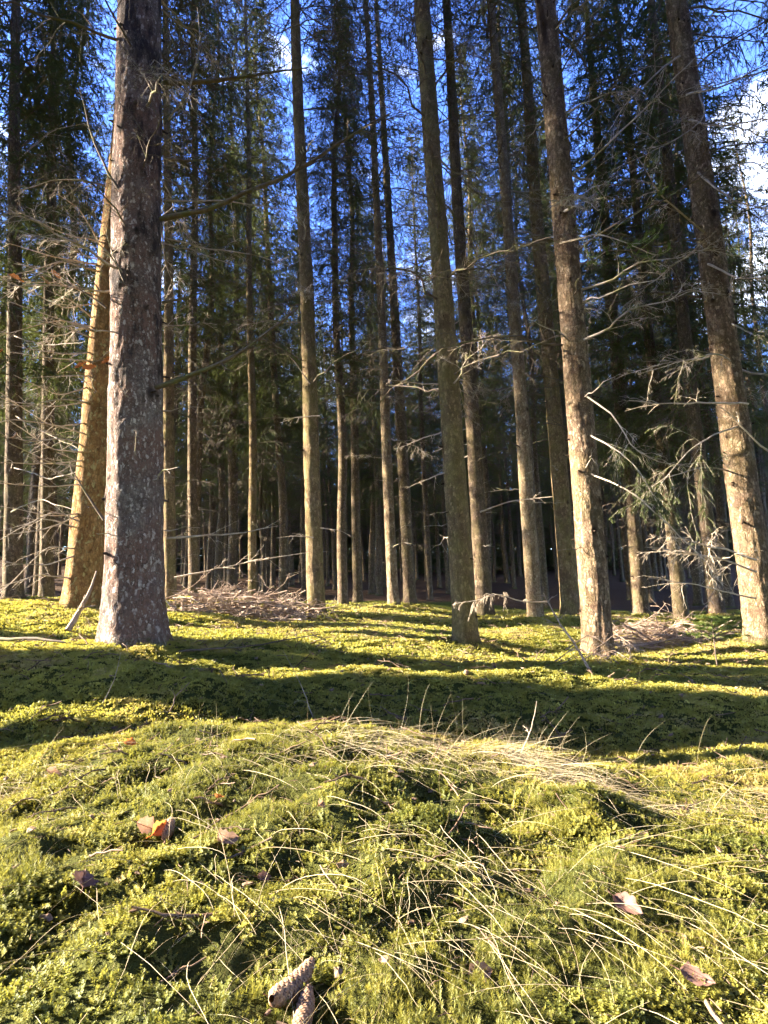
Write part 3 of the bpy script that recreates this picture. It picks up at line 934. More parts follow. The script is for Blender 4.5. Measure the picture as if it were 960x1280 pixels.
def px_branch(root, path, d, r0, k=6, seed=0, mat='dead', dense=1, tip=.2, ratio=(.15, .4), droop=.2, needles=False, name='dead_branch', label=None, parent_inv=True):
    """a bough of its own seen along the given pixels, at depth d (a number, or one per point)"""
    r = np.random.default_rng(900 + seed)
    ds = d if hasattr(d, '__len__') else [d] * len(path)
    pts = np.array([P(px, py, dd) for (px, py), dd in zip(path, ds)])
    n = 14
    u = np.linspace(0, 1, len(pts)); uu = np.linspace(0, 1, n)
    pt = np.stack([np.interp(uu, u, pts[:, c]) for c in range(3)], -1)
    pt[1:-1] = .25 * pt[:-2] + .5 * pt[1:-1] + .25 * pt[2:]
    L = np.linalg.norm(np.diff(pts, axis=0), axis=1).sum()
    pt[1:] += np.cumsum(r.normal(0, .0035, (n - 1, 3)), axis=0) * L
    base = pt[0].copy(); main = (pt - base)[None]
    mb = MB(); nb = MB()
    mb.tubes(main, taper([1], [r0], n, tip), 6)
    if k:
        c1, l1 = spawn(main, [L], k, r, .15, .98, (25, 65), ratio, droop, 6, .35, .05)
        mb.tubes(c1, taper(l1, np.full(len(l1), r0 * .33), 6, .3), 4)
        c2, l2 = spawn(c1, l1, 4 * dense, r, .1, .98, (25, 60), (.2, .5), droop * 1.5, 4, .3, .07)
        mb.tubes(c2, taper(l2, np.full(len(l2), max(.0013, r0 * .2)), 4, .4), 3)
        if dense > 1:
            c3, l3 = spawn(c2, l2, 3, r, .1, .98, (25, 60), (.3, .6), droop * 2, 3, .3, .08)
            mb.tubes(c3, taper(l3, np.full(len(l3), max(.0011, r0 * .1)), 3, .5), 3)
    me = mb.mesh(name, M[mat])
    o = bpy.data.objects.new(name, me)
    if root is None:
        o.location = [float(v) for v in base]; link(o)
    else:
        inv = Matrix.LocRotScale(root.location, root.rotation_quaternion, None).inverted()
        link(o, root); o.matrix_parent_inverse = inv; o.location = [float(v) for v in base]
    if needles:
        nb.needles(c2, .020, 120, .0016, r); nb.needles(c1, .020, 160, .0016, r)
        f = bpy.data.objects.new('needles', nb.mesh('needles', M['needlelit' if needles == 'lit' else 'needle'], False))
        link(f, o)
    if label: o['label'] = label
    return o


ROOTS = {}
def named_tree(i, t):
    r = np.random.default_rng(50 + i)
    B = P(*t['b'], t['d']); T = P(*t['t'], t['d'])
    B[2] = ground_h(B[0:1], B[1:2], False)[0] - .05
    q = quat_z((T - B) / np.linalg.norm(T - B))
    root = empty('spruce_tree', B, q)
    fwd = t['d'] * math.cos(PITCH)
    r0 = t['w'] / FPX * fwd / 2 * .97
    H = t['H']
    t['r0'] = r0
    if t['near'] == 2:
        zs = np.concatenate([np.arange(-.3, 5.2, .014), np.linspace(5.3, H, 40)])
        V, rad, zs, th = trunk_np(H, r0, 60 + i, 110, zs, .48, .036, 5, sway=.012)
        # bark scales stand off the trunk
        X, Y, Z = V[..., 0], V[..., 1], V[..., 2]
        cellx = np.arctan2(Y, X) * r0 / .03; cellz = Z / .038
        sc1 = vnoise(cellx + 3 * vnoise(Z * 9, X * 9, Y * 9, 5), cellz, X * 0, 91 + i); sc2 = vnoise(cellx * 2.3, cellz * 1.9, X * 0, 17 + i)
        k = 1 + (.010 * np.clip(sc1, -.3, 1) + .006 * sc2) * (.2 / r0) * .8
        ctr = V.mean(axis=1, keepdims=True)
        V[..., :2] = ctr[..., :2] + (V[..., :2] - ctr[..., :2]) * k[..., None]
    else:
        V, rad, zs, th = trunk_np(H, r0, 60 + i, 36 if t['near'] else 20, np.concatenate([np.linspace(-.3, .7, 24), np.linspace(.75, 12, 160), np.linspace(12.4, H, 20)]), .45, .05, 5, sway=.025)
    obj('trunk', knotted_trunk(M[t['bark']], V, zs, th, r, r0, 46 if t['near'] == 2 else 34 if t['near'] else 12), root)
    # crown
    thin = i not in (3, 14, 15, 16, 17, 18)
    cs_, cz_ = (SPARSE, SPARSE_Z0) if thin else (CROWNS, CROWN_Z0)
    ci = int(r.integers(0, len(cs_))); s = (H - t['crown']) / (24 - cz_[ci])
    c = obj('crown', cs_[ci], root); c.scale = (1, 1, s); c.location = (0, 0, t['crown'] - cz_[ci] * s)
    c.rotation_euler = (0, 0, r.uniform(0, 6.28))
    if t['near']:
        z = .9
        while z < t['crown'] + .5:
            rad_z = r0 * (1 - z / H) ** .78
            for k in range(r.integers(1, 4)):
                az = r.uniform(0, 2 * PI)
                if z < 2.6:
                    if r.uniform() < .55:
                        bough_child(root, (STUB if r.uniform() < .75 else STUBDARK)[r.integers(0, 8)], z + r.normal(0, .12), az, rad_z, r.uniform(.35, .9), r.normal(0, .15))
                elif z < 3.6 and r.uniform() < .5:
                    bough_child(root, (STUB if r.uniform() < .5 else STUBDARK)[r.integers(0, 8)], z + r.normal(0, .12), az, rad_z, r.uniform(.7, 1.5), r.normal(.05, .2))
                else:
                    bough_child(root, BOUGH[r.integers(0, 8)], z + r.normal(0, .1), az, rad_z, r.uniform(.6, 1.2), r.normal(-.1, .2))
            z += r.uniform(.38, .6)
    else:
        d = obj('dead_branches', DEADZ[i % 4], root); d.rotation_euler = (0, 0, r.uniform(0, 6.28))
    tag(root, t['label'], 'tree', 'spruces around the clearing')
    ROOTS[i] = root
    return root


for i, t in enumerate(TREES): named_tree(i, t)

# ------------------------------------------------------------------ boughs of the near trees, one by one
T0, T1, T2, T5, T8, T12, T13, T17, T18 = (ROOTS[k] for k in (0, 1, 2, 5, 8, 12, 13, 17, 18))
B_ = px_branch
B_(T0, [(200, 274), (260, 262), (340, 232), (410, 190), (485, 140)], [4.3, 4.2, 4.1, 4.0, 3.9], .024, 9, 1, 'deaddark', 1, .25, (.12, .35))
B_(T0, [(205, 103), (260, 104), (320, 94), (385, 86)], [4.3, 4.2, 4.2, 4.1], .024, 8, 2, 'deaddark', 1)
B_(T0, [(205, 198), (240, 200), (285, 192)], 4.3, .014, 4, 3, 'deaddark')
B_(T0, [(203, 378), (235, 372), (275, 355)], 4.3, .013, 4, 4, 'deaddark')
B_(T0, [(190, 486), (235, 472), (290, 450), (335, 415), (375, 382)], [4.25, 4.15, 4.1, 4.05, 4.0], .022, 7, 5, 'deaddark', 1, .3, (.1, .25))
B_(T0, [(160, 256), (135, 215), (112, 160), (98, 110)], [4.15, 4.1, 4.1, 4.1], .014, 5, 6, 'deaddark', 1, .3, (.1, .3))
B_(T0, [(158, 360), (145, 325), (134, 292)], [4.12, 4.08, 4.05], .010, 2, 7, 'deaddark')
B_(T0, [(133, 385), (105, 365), (70, 345), (20, 335)], 4.2, .009, 6, 8, 'deaddark')
B_(T0, [(130, 650), (115, 625), (98, 600), (86, 578)], 4.2, .012, 3, 9, 'deaddark')
B_(T0, [(208, 673), (260, 671), (300, 668), (345, 657)], [4.4, 4.5, 4.6, 4.7], .010, 4, 10, 'bleached', 1, .3, (.2, .5), .02)
B_(T0, [(207, 298), (250, 310), (310, 316), (360, 330)], [4.4, 4.6, 4.8, 5], .008, 9, 11, 'dead', 1, .3, (.2, .4))
B_(T0, [(206, 250), (270, 250), (330, 255), (380, 262)], [4.4, 4.7, 5, 5.2], .008, 9, 12, 'dead', 1, .3, (.2, .4))
B_(T2, [(218, 722), (265, 712), (310, 700), (388, 688)], [8, 8, 8.1, 8.2], .016, 7, 13, 'bleached', 1, .3, (.15, .4), .02)
B_(T0, [(210, 150), (235, 120), (250, 60), (245, 10)], [4.3, 4.2, 4.1, 4], .009, 6, 14, 'dead', 1, .3, (.2, .4))
# twigs reaching left from the orange trunk and the shaded ones
lefts = [[(118, 470), (80, 470), (35, 473)], [(115, 545), (70, 530), (20, 523), (-20, 530)], [(112, 575), (60, 580), (0, 577)], [(110, 605), (75, 592), (30, 570)],
         [(108, 640), (60, 660), (10, 668)], [(106, 655), (70, 640), (35, 660), (-10, 685)], [(120, 425), (70, 405), (20, 395)], [(120, 330), (60, 318), (0, 300)],
         [(118, 400), (90, 375), (60, 362)], [(104, 690), (60, 705), (5, 700)], [(110, 560), (85, 548), (40, 552), (0, 545)], [(100, 725), (50, 718), (0, 735)],
         [(120, 505), (80, 498), (30, 510), (-10, 500)], [(122, 370), (70, 352), (10, 350)], [(122, 300), (100, 260), (70, 240)], [(121, 440), (75, 442), (20, 432)]]
rl = np.random.default_rng(77)
for k in range(16):
    y0 = 300 + k * 26 + rl.normal(0, 6); x0 = 100 + (750 - y0) * .06
    lefts.append([(x0, y0), (x0 - 45, y0 + rl.normal(-4, 12)), (x0 - 100 - rl.uniform(0, 30), y0 + rl.normal(-6, 22))])
for k, pth in enumerate(lefts):
    B_(T1, pth, [6.3, 6.0, 5.6, 5.3][:len(pth)], .0105, 6, 30 + k, 'bleached' if k % 3 else 'dead', 1, .3, (.15, .4), .08)
for k, pth in enumerate([[(18, 420), (60, 430), (110, 425)], [(20, 520), (60, 540), (100, 560)], [(14, 640), (50, 625), (90, 640)], [(20, 330), (70, 345), (120, 330)], [(18, 585), (60, 600), (95, 590)], [(22, 200), (60, 170), (110, 150)], [(20, 270), (60, 280), (120, 300)]]):
    B_(T18, pth, [9.8, 9, 8.4], .012, 7, 60 + k, 'dead', 1, .3, (.2, .45), .1)
# right-hand tangle: bleached boughs of the leaning trunk
B_(T13, [(935, 505), (890, 503), (845, 504), (790, 500)], [5.9, 5.3, 5.0, 4.8], .012, 7, 80, 'bleached', 1, .3, (.12, .35))
B_(T13, [(985, 580), (950, 555), (920, 520), (898, 504)], [5.6, 5.2, 5.1, 5.0], .012, 3, 81, 'bleached', 1)
B_(T13, [(945, 700), (905, 685), (870, 675), (838, 665)], [5.8, 5.2, 4.9, 4.7], .012, 8, 82, 'bleached', 2, .25, (.2, .5))
B_(T13, [(945, 715), (900, 700), (850, 688), (808, 682)], [5.8, 5.3, 5.0, 4.8], .010, 8, 83, 'bleached', 2, .25, (.2, .45))
B_(T13, [(945, 748), (900, 735), (860, 727), (812, 722)], [5.8, 5.5, 5.2, 5.0], .009, 6, 84, 'bleached', 1, .25, (.2, .5))
B_(T13, [(920, 455), (900, 440), (850, 450), (800, 470)], [6, 5.5, 5.2, 5], .010, 8, 85, 'dead', 2, .3, (.2, .45))
B_(T13, [(985, 78), (940, 92), (895, 104), (845, 122)], [5.6, 5.3, 5.1, 5.0], .012, 9, 86, 'bleached', 2, .2, (.2, .4))
B_(T13, [(868, 110), (880, 150), (840, 175), (770, 205)], [6, 5.5, 5.2, 5.0], .011, 9, 87, 'dead', 2, .2, (.2, .4))
B_(T13, [(895, 150), (940, 165), (980, 180)], [6, 5.4, 5.0], .011, 9, 88, 'dead', 2, .2, (.3, .5), .5)
B_(T13, [(900, 210), (940, 205), (985, 230)], [6, 5.5, 5.2], .011, 9, 89, 'dead', 2, .2, (.3, .5), .5)
B_(T13, [(885, 300), (840, 300), (800, 330), (760, 370)], [6, 5.6, 5.3, 5.2], .010, 9, 90, 'deaddark', 2, .2, (.2, .45), .3)
B_(T13, [(930, 530), (890, 545), (850, 570), (820, 610)], [6, 5.5, 5.2, 5.1], .011, 9, 91, 'dead', 2, .2, (.25, .5), .3, needles='dark')
B_(T13, [(930, 590), (880, 585), (830, 600), (790, 640)], [6.2, 5.7, 5.4, 5.3], .011, 9, 92, 'dead', 2, .2, (.25, .5), .3, needles='dark')
B_(T13, [(905, 400), (940, 420), (985, 450)], [6, 5.5, 5.2], .011, 8, 93, 'dead', 2, .2, (.3, .5), .4, needles='dark')
B_(T13, [(880, 240), (930, 260), (985, 290)], [6.1, 5.6, 5.2], .011, 9, 94, 'deaddark', 2, .2, (.3, .5), .4, needles='dark')
B_(T13, [(860, 40), (920, 50), (985, 60)], [6.1, 5.6, 5.2], .012, 9, 95, 'deaddark', 2, .2, (.3, .5), .4, needles='dark')
B_(T12, [(722, 488), (768, 520), (790, 560), (835, 580), (882, 578)], [4.88, 4.5, 4.4, 4.4, 4.4], .008, 9, 96, 'bleached', 2, .2, (.2, .45), .2)
B_(T12, [(724, 586), (790, 612), (845, 662), (888, 700), (906, 745)], [4.88, 4.5, 4.4, 4.4, 4.4], .008, 9, 97, 'bleached', 2, .2, (.15, .4), .12)
B_(T12, [(700, 304), (745, 295), (775, 302), (815, 318)], [4.8, 4.4, 4.3, 4.3], .008, 13, 98, 'bleached', 1, .3, (.35, .7), -.3, needles='lit', label='sunlit branch still carrying green needles')
B_(T12, [(724, 536), (770, 560), (800, 590), (830, 640)], [4.88, 4.6, 4.5, 4.5], .009, 8, 99, 'dead', 2, .2, (.3, .5), .5, needles='dark')
B_(T12, [(692, 190), (740, 140), (800, 60), (830, -10)], [4.9, 4.6, 4.4, 4.3], .011, 8, 100, 'deaddark', 2, .25, (.15, .35), .2)
B_(T12, [(705, 225), (760, 180), (840, 100), (890, 50)], [4.9, 4.6, 4.4, 4.3], .010, 6, 101, 'dead', 1, .25, (.15, .3), .2)
B_(T12, [(690, 110), (720, 60), (760, 0)], [4.9, 4.6, 4.4], .011, 8, 102, 'deaddark', 2, .25, (.2, .4), .2)
for k, pth in enumerate([[(858, 118), (900, 110), (945, 88), (990, 60)], [(862, 150), (905, 160), (950, 150), (990, 150)], [(872, 215), (920, 250), (985, 262)], [(850, 70), (800, 110), (755, 165)], [(885, 330), (930, 350), (985, 345)], [(880, 290), (830, 250), (790, 190)]]):
    B_(T13, pth, [5.9, 5.3, 5.0, 4.8][:len(pth)], .012, 10, 130 + k, 'bleached', 2, .25, (.2, .45), .35)
B_(T5, [(388, 480), (360, 440), (335, 425)], 8.3, .012, 4, 103, 'deaddark')
B_(T5, [(400, 520), (370, 522), (350, 530)], 8.3, .011, 4, 104, 'dead')
B_(T5, [(400, 660), (425, 662), (440, 670)], 8.3, .010, 3, 105, 'bleached')
B_(T5, [(392, 672), (365, 670), (345, 672)], 8.2, .010, 3, 106, 'bleached')
for k, pth in enumerate([[(548, 480), (520, 478), (482, 475)], [(552, 540), (530, 548), (500, 560)], [(560, 590), (535, 600), (510, 612)], [(600, 640), (640, 625), (690, 620)], [(552, 360), (520, 330), (480, 320)], [(545, 250), (500, 235), (450, 250)]]):
    B_(T8, pth, [6, 5.8, 5.6], .009, 5, 110 + k, 'bleached' if k < 4 else 'deaddark', 1, .3, (.2, .45))

# ------------------------------------------------------------------ the forest behind
GEN_TRUNK = []
for k in range(5):
    V, *_ = trunk_np(24, .13 + .012 * k, 700 + k, 14, None, .45, .02, 5, sway=.12)
    GEN_TRUNK.append(trunk_mesh('trunk', M['dark'], V))
SB, CB = math.sin(SUN_BACK), math.cos(SUN_BACK)


def forest_tree(x, y, r, crown_i=None, s=None, label=None, group=None, dead=True):
    z = ground_h(np.array([x]), np.array([y]), False)[0]
    q = Quaternion((0, 0, 1), r.uniform(0, 6.28))
    ln = Euler((r.normal(0, .012), r.normal(-.035, .015), 0)).to_quaternion()
    root = empty('spruce_tree', (x, y, z), ln @ q)
    s = s or r.uniform(.85, 1.12)
    root.scale = (s, s, s)
    obj('trunk', GEN_TRUNK[r.integers(0, 5)], root)
    ci = int(r.integers(0, 6)) if crown_i is None else crown_i
    obj('crown', CROWNS[ci], root)
    if dead: obj('dead_branches', DEADZ[r.integers(0, 4)], root)
    tag(root, label, 'tree', group)
    return root


def build_forest():
    r = np.random.default_rng(99)
    named = np.array([P(*t['b'], t['d'])[:2] for t in TREES])
    pts = []
    for row in range(0, 18):
        y = 12.5 + row * 2.55
        xs = np.arange(-75, 60, 2.75)
        for x in xs:
            xx, yy = x + r.normal(0, .55) + (row % 2) * 1.3, y + r.normal(0, .5)
            edge = .686 * yy + 1.2
            p = xx * SB + yy * CB
            inview = abs(xx) < edge
            if inview:
                if np.min(np.hypot(named[:, 0] - xx, named[:, 1] - yy)) < 1.5: continue
                u = xx / yy                           # glades where the sky comes down between the crowns
                thin = yy < 30 and -.27 < u < .36
                if thin and r.uniform() < (.42 if yy > 17 else .6): continue
                if r.uniform() < .15: continue
                if yy > 47 and r.uniform() < .3: continue
                pts.append((xx, yy, thin))
            elif xx < 0 and p > 12.5 and xx > -edge - 26 and yy < 44:
                if r.uniform() < .24: pts.append((xx, yy, False))
            elif xx > 0 and xx < edge + 7 and r.uniform() < .4:
                pts.append((xx, yy, False))
    for x, y, inv in pts:
        lab = 'dark spruce among the crowded far rows beyond the clearing'
        t = forest_tree(x, y, r, s=r.uniform(.72, .98), label=lab, group='spruces crowding the forest behind the clearing')
        if inv: t.children[1].data = SPARSE[r.integers(0, 3)]
    # unseen spruces on the sunny side, placed and shaped to throw shade across the clearing
    rows = [(6.5, 2.45), (7.3, 2.93), (6.0, 3.38)] + [(15.5 + 1.5 * math.sin(9 * j), pp) for j, pp in enumerate((-1.4, 3.4, 4.55, 6.85, 8.69, 9.7, 12.0))] + [(19.5 + 1.2 * math.sin(7 * j), pp) for j, pp in enumerate((4.62, 6.9, 8.72))]
    for k, (d, p) in enumerate(rows):
        x, y = -d * CB + p * SB, d * SB + p * CB
        t = forest_tree(x, y, r, crown_i=(0, 3)[k % 2] if k > 2 else 4, s=1.98 if k > 2 else 1.3, label='unseen spruce placed on the sunny side to throw its shadow over the clearing', group='unseen spruces beside the clearing', dead=False)
        if k > 2: t.children[0].data = GEN_TRUNK[0]; t.children[1].data = DENSE[k % 2]
    for row in range(2):                                  # the bushy far edge of the wood closes the view between the trunks
        for x in np.arange(-44, 46, 2.0):
            t = forest_tree(x + r.normal(0, .5), 57 + 3.5 * row + r.normal(0, .7), r, s=r.uniform(.8, 1.15), label='low-branched spruce closing the view at the far edge of the wood', group='bushy spruces at the far edge of the wood', dead=False)
            t.children[1].data = EDGE[r.integers(0, 3)]
    # far wood behind the last rows; unseen wood added round the camera cuts skylight
    cw = proto_collection('wood_shapes', [CROWNS[3], CROWNS[0], EDGE[0], GEN_TRUNK[2]])
    for lab, pts, low in (('far-off wood seen as one dark mass between the trunks', [(x + r.normal(0, .6), y + r.normal(0, .6)) for y in np.arange(66, 100, 4.5) for x in np.arange(-75, 76, 2.6)], True),
                          ('unseen spruce wood added around the camera to shut out open sky', [(x + r.normal(0, .6), y + r.normal(0, .6)) for y in np.arange(-24, 14, 3.2) for x in np.arange(-30, 34, 3.2)
                           if (y < -3.2 and x * SB + y * CB < -3.0) or (x > .8 * max(y, 0) + 5.5)], False)):
        p = np.array(pts); n = len(p); z = ground_h(p[:, 0], p[:, 1], False)
        P3 = np.concatenate([np.c_[p, z]] * 2)
        rot = np.zeros((2 * n, 3)); rot[:, 2] = r.uniform(0, 6.28, 2 * n)
        scl = np.tile(r.uniform(.85, 1.15, n), 2) * (.9 if low else .95)
        idx = np.concatenate([np.full(n, 2) if low else r.integers(0, 2, n), np.full(n, 3)])
        scatter('forest', P3, rot, scl, idx, np.full(2 * n, .5), cw, lab, 'forest')


build_forest()


# ------------------------------------------------------------------ heaps and fallen wood
def brush_heap(name, px0, px1, pyb, d, h, n, seed, label, mat='brush'):
    r = np.random.default_rng(seed)
    A, Bq = P(px0, pyb, d), P(px1, pyb, d)
    c = (A + Bq) / 2; hw = abs(Bq[0] - A[0]) / 2
    c[2] = ground_h(c[0:1], c[1:2], False)[0]
    mb = MB()
    a = r.uniform(-1, 1, n); b = r.normal(0, .35, n)
    x = a * hw; y = b * .8
    top = h * (1 - a ** 2) ** .5 * np.exp(-b * b)
    gz = ground_h(c[0] + x, c[1] + y, False) - c[2]
    z = gz + .02 + top * r.uniform(0, 1, n)
    yaw = r.normal(0, .55, n) + np.where(r.uniform(0, 1, n) < .5, PI, 0)
    dd = np.stack([np.cos(yaw), np.sin(yaw), r.normal(.05, .22, n)], -1)
    L = r.uniform(.25, .95, n)
    o = np.stack([x, y, z], -1) - dd * L[:, None] / 2
    g0 = ground_h(c[0] + o[:, 0], c[1] + o[:, 1], False) - c[2]
    o[:, 2] = np.maximum(o[:, 2], g0 + .01)
    main = grow(o, dd, L, r.normal(.1, .22, n), 7, r, .07)
    mb.tubes(main, taper(L, r.uniform(.004, .014, n), 7, .3), 4)
    c1, l1 = spawn(main, L, 5, r, .1, 1, (25, 65), (.2, .55), .2, 4, .3, .09)
    mb.tubes(c1, taper(l1, np.full(len(l1), .004), 4, .4), 3)
    c2, l2 = spawn(c1, l1, 3, r, .1, 1, (25, 65), (.3, .6), .3, 3, .3, .09)
    mb.tubes(c2, taper(l2, np.full(len(l2), .0025), 3, .5), 3)
    o = obj(name, mb.mesh(name, M[mat]), None, c)
    tag(o, label, 'brush heap', kind='stuff')


brush_heap('brush_heap', 215, 385, 775, 8.0, .37, 240, 1, 'long heap of pinkish brown dead branches behind the thick grey trunk')
brush_heap('brush_heap', 770, 885, 797, 7.0, .16, 120, 2, 'low flat heap of bleached sticks between the dappled trunk and the seedling')


def fallen(name, path, ds, r0, k, seed, mat, label, cat='branch', dense=1, tip=.25, ratio=(.15, .4), droop=.2):
    o = px_branch(None, path, ds, r0, k, seed, mat, dense, tip, ratio, droop, name=name)
    tag(o, label, cat)
    return o


def gd(px, py):
    return float(ground_hit(px, py)[1])


fallen('fallen_branch', [(748, 858), (722, 810), (700, 775), (682, 742)], [3.75, 3.9, 4.05, 4.2], .011, 7, 201, 'brush', 'thin dead branch leaning up out of the moss left of the dappled trunk', ratio=(.2, .45))
fallen('fallen_branch', [(685, 752), (650, 752), (625, 742), (595, 752), (562, 758)], [5.5, 5.45, 5.4, 5.4, 5.45], .008, 12, 202, 'bleached', 'bleached twiggy branch drooping across the foot of the olive trunk', dense=2, ratio=(.12, .3), droop=.7)
for k, (px, py) in enumerate([(720, 822), (742, 828), (765, 826), (785, 818), (735, 806), (770, 808)]):
    d = 4.45 + .08 * (k % 3)
    fallen('fallen_twig', [(px - 28, py + 6), (px, py - 14), (px + 24, py + 2)], [d, d + .1, d - .05], .005, 8, 210 + k, 'brush',
           ['curled dead twig', 'forked dead twig', 'short dead twig', 'drooping dead twig', 'slanting dead twig', 'thin dead twig'][k] + ' lying at the ' + ['left side of the foot of the dappled trunk', 'front of the foot of the dappled trunk', 'right front of the foot of the dappled trunk', 'right side of the foot of the dappled trunk', 'back left of the foot of the dappled trunk', 'back right of the foot of the dappled trunk'][k], 'twig', ratio=(.3, .6))
fallen('fallen_branch', [(-10, 800), (40, 797), (80, 803), (125, 806)], [4.3, 4.15, 4.05, 4.05], .016, 5, 220, 'deaddark', 'dark dead branch on the ground left of the thick grey trunk')
fallen('fallen_branch', [(205, 816), (250, 815), (320, 808), (395, 796)], [4.1, 4.2, 4.5, 5.0], .012, 5, 221, 'deaddark', 'long dark branch lying right of the thick grey trunk towards the clearing')
fallen('fallen_branch', [(85, 788), (100, 765), (115, 740), (122, 715)], [5.2, 5.3, 5.4, 5.5], .028, 6, 222, 'brush', 'stout grey broken branch propped up left of the thick grey trunk')
fallen('fallen_branch', [(0, 850), (60, 838), (130, 830)], [3.4, 3.5, 3.6], .006, 3, 223, 'deaddark', 'thin dark stick on the shaded moss mound at the left edge')
for k, (pa, pb, lab) in enumerate([((392, 898), (355, 815), 'thin upright bare stalk in the shade near the middle'), ((128, 880), (152, 815), 'pale bent straw leaning on the shaded moss mound'),
                                   ((650, 945), (672, 876), 'pale grass stalk standing on the sunny crest of the hump')]):
    g = ground_hit(*pa); d = float(g[1])
    fallen('grass_stalk', [pa, ((pa[0] + pb[0]) / 2 + 4, (pa[1] + pb[1]) / 2), pb], [d, d + .02, d + .03], .0028, 1, 230 + k, 'bleached', lab, 'stalk')


# ------------------------------------------------------------------ cones
def cone_mesh(seed, L=.115, R=.0165, bend=.25):
    mb = MB(); r = np.random.default_rng(seed)
    def prof(t): return R * np.interp(t, [0, .06, .25, .6, .88, 1], [.35, .75, 1, .95, .6, .12])
    def ctr(t): return np.array([bend * L * (t - .5) ** 2 * -1.2, 0, L * t])
    ts = np.linspace(0, 1, 16)
    mb.tubes(np.array([[ctr(t) for t in ts]]), np.array([prof(ts) * .84]), 14)
    rows = 26
    for i in range(rows):
        t = .02 + .95 * i / rows
        for j in range(9):
            a = (j + .5 * (i % 2)) * 2 * PI / 9 + .12 * i
            o = np.array([math.cos(a), math.sin(a), 0]); s = np.array([-math.sin(a), math.cos(a), 0])
            rr = prof(t); up = np.array([0, 0, L])
            w = rr * .40; c = ctr(t)
            tip = c + o * rr * r.uniform(1.08, 1.2) + up * .052
            V = [c + o * rr * .78, c + o * rr * .98 + s * w + up * .022, tip + s * w * .3, tip - s * w * .3, c + o * rr * .98 - s * w + up * .022, c + o * rr * 1.12 + up * .024]
            mb.add(V, T=[[0, 1, 5], [1, 2, 5], [2, 3, 5], [3, 4, 5], [4, 0, 5]])
    st = grow([[0, 0, 0]], [[0, 0, -1.]], [.012], 0, 3, r); mb.tubes(st, [[.003, .003, .002]], 6)
    return mb.mesh('spruce_cone', M['cone'], False)


def lay(name, me, pa, pb, lift, L, label, cat, roll=0., s=1.0):
    """lay a thing that is L long along +Z so that it runs from pixel pa to pixel pb on the moss"""
    a, b = ground_hit(*pa), ground_hit(*pb)
    v = b - a; v /= np.linalg.norm(v)
    q = quat_z(v) @ Quaternion((0, 0, 1), roll)
    m = (a + b) / 2 - v * L * s / 2
    m[2] += lift
    o = bpy.data.objects.new(name, me); o.location = [float(k) for k in m]
    o.rotation_mode = 'QUATERNION'; o.rotation_quaternion = q; o.scale = (s, s, s)
    link(o); tag(o, label, cat, 'spruce cones on the moss')


lay('spruce_cone', cone_mesh(1, .115, .0165, .5), (334, 1282), (392, 1222), .012, .115, 'long curved brown spruce cone lying whole on the moss', 'cone', 1.2, .72)
lay('spruce_cone', cone_mesh(2, .10, .0135, .1), (374, 1312), (386, 1250), .012, .10, 'second brown cone beside the curved one, sunk into the moss', 'cone', .4, .72)
lay('spruce_cone', cone_mesh(3, .08, .013, .1), (205, 1064), (216, 1028), .014, .08, 'small pale spruce cone leaning beside the orange and white leaf', 'cone', .4, .72)
lay('spruce_cone', cone_mesh(4, .08, .014, .1), (582, 856), (584, 838), .03, .08, 'little brown cone standing in the sunlit moss of the clearing', 'cone', .4)


# ------------------------------------------------------------------ leaves
def leaf_mesh(seed, L, Wd, mat, curl=.5, fold=.25):
    r = np.random.default_rng(seed)
    nu, nv = 13, 7
    u = np.linspace(0, 1, nu); v = np.linspace(-1, 1, nv)
    U, Vv = np.meshgrid(u, v, indexing='ij')
    w = Wd * np.sin(PI * np.clip(U, .0, 1) ** .8) ** .8 * (1 + .16 * np.sin(U * 22 + seed)) * (1 + .1 * np.sign(Vv) * np.sin(U * 9 + 2 * seed))
    X = (U - .5) * L; Y = Vv * w * .5
    Z = np.abs(Vv) * w * fold + curl * L * (U - .5) ** 2 + .06 * L * vnoise(U * 3 + seed, Vv * 1.5, 0, seed) + .012 * L * np.sin(U * 30 + np.abs(Vv) * 6)
    idx = np.arange(nu * nv).reshape(nu, nv)
    q = np.stack([idx[:-1, :-1], idx[1:, :-1], idx[1:, 1:], idx[:-1, 1:]], -1).reshape(-1, 4)
    mb = MB(); V = np.stack([X, Y, Z], -1).reshape(-1, 3); n = len(V)
    mb.add(V, Q=q)
    rib = np.stack([X[:, nv // 2], Y[:, nv // 2], Z[:, nv // 2] + .0005], -1)[None]
    mb.tubes(rib, np.full((1, nu), .0007), 4)
    st = grow([[-.5 * L, 0, Z[0, nv // 2]]], [[-1, .2, .1]], [L * .25], .1, 4, r); mb.tubes(st, np.full((1, 4), .0007), 4)
    return mb.mesh('fallen_leaf', M[mat], True)


def drop_leaf(px, py, L, W, mat, rot, label, lift=.02, curl=.5, fold=.2, seed=0, cat='leaf'):
    g = ground_hit(px, py)
    o = bpy.data.objects.new('fallen_leaf', leaf_mesh(seed, L * .8, W * .78, mat, curl * .9, fold * .9))
    o.location = (float(g[0]), float(g[1]), float(g[2]) + lift * .7); o.rotation_euler = rot
    link(o); tag(o, label, cat, 'fallen leaves on the moss')


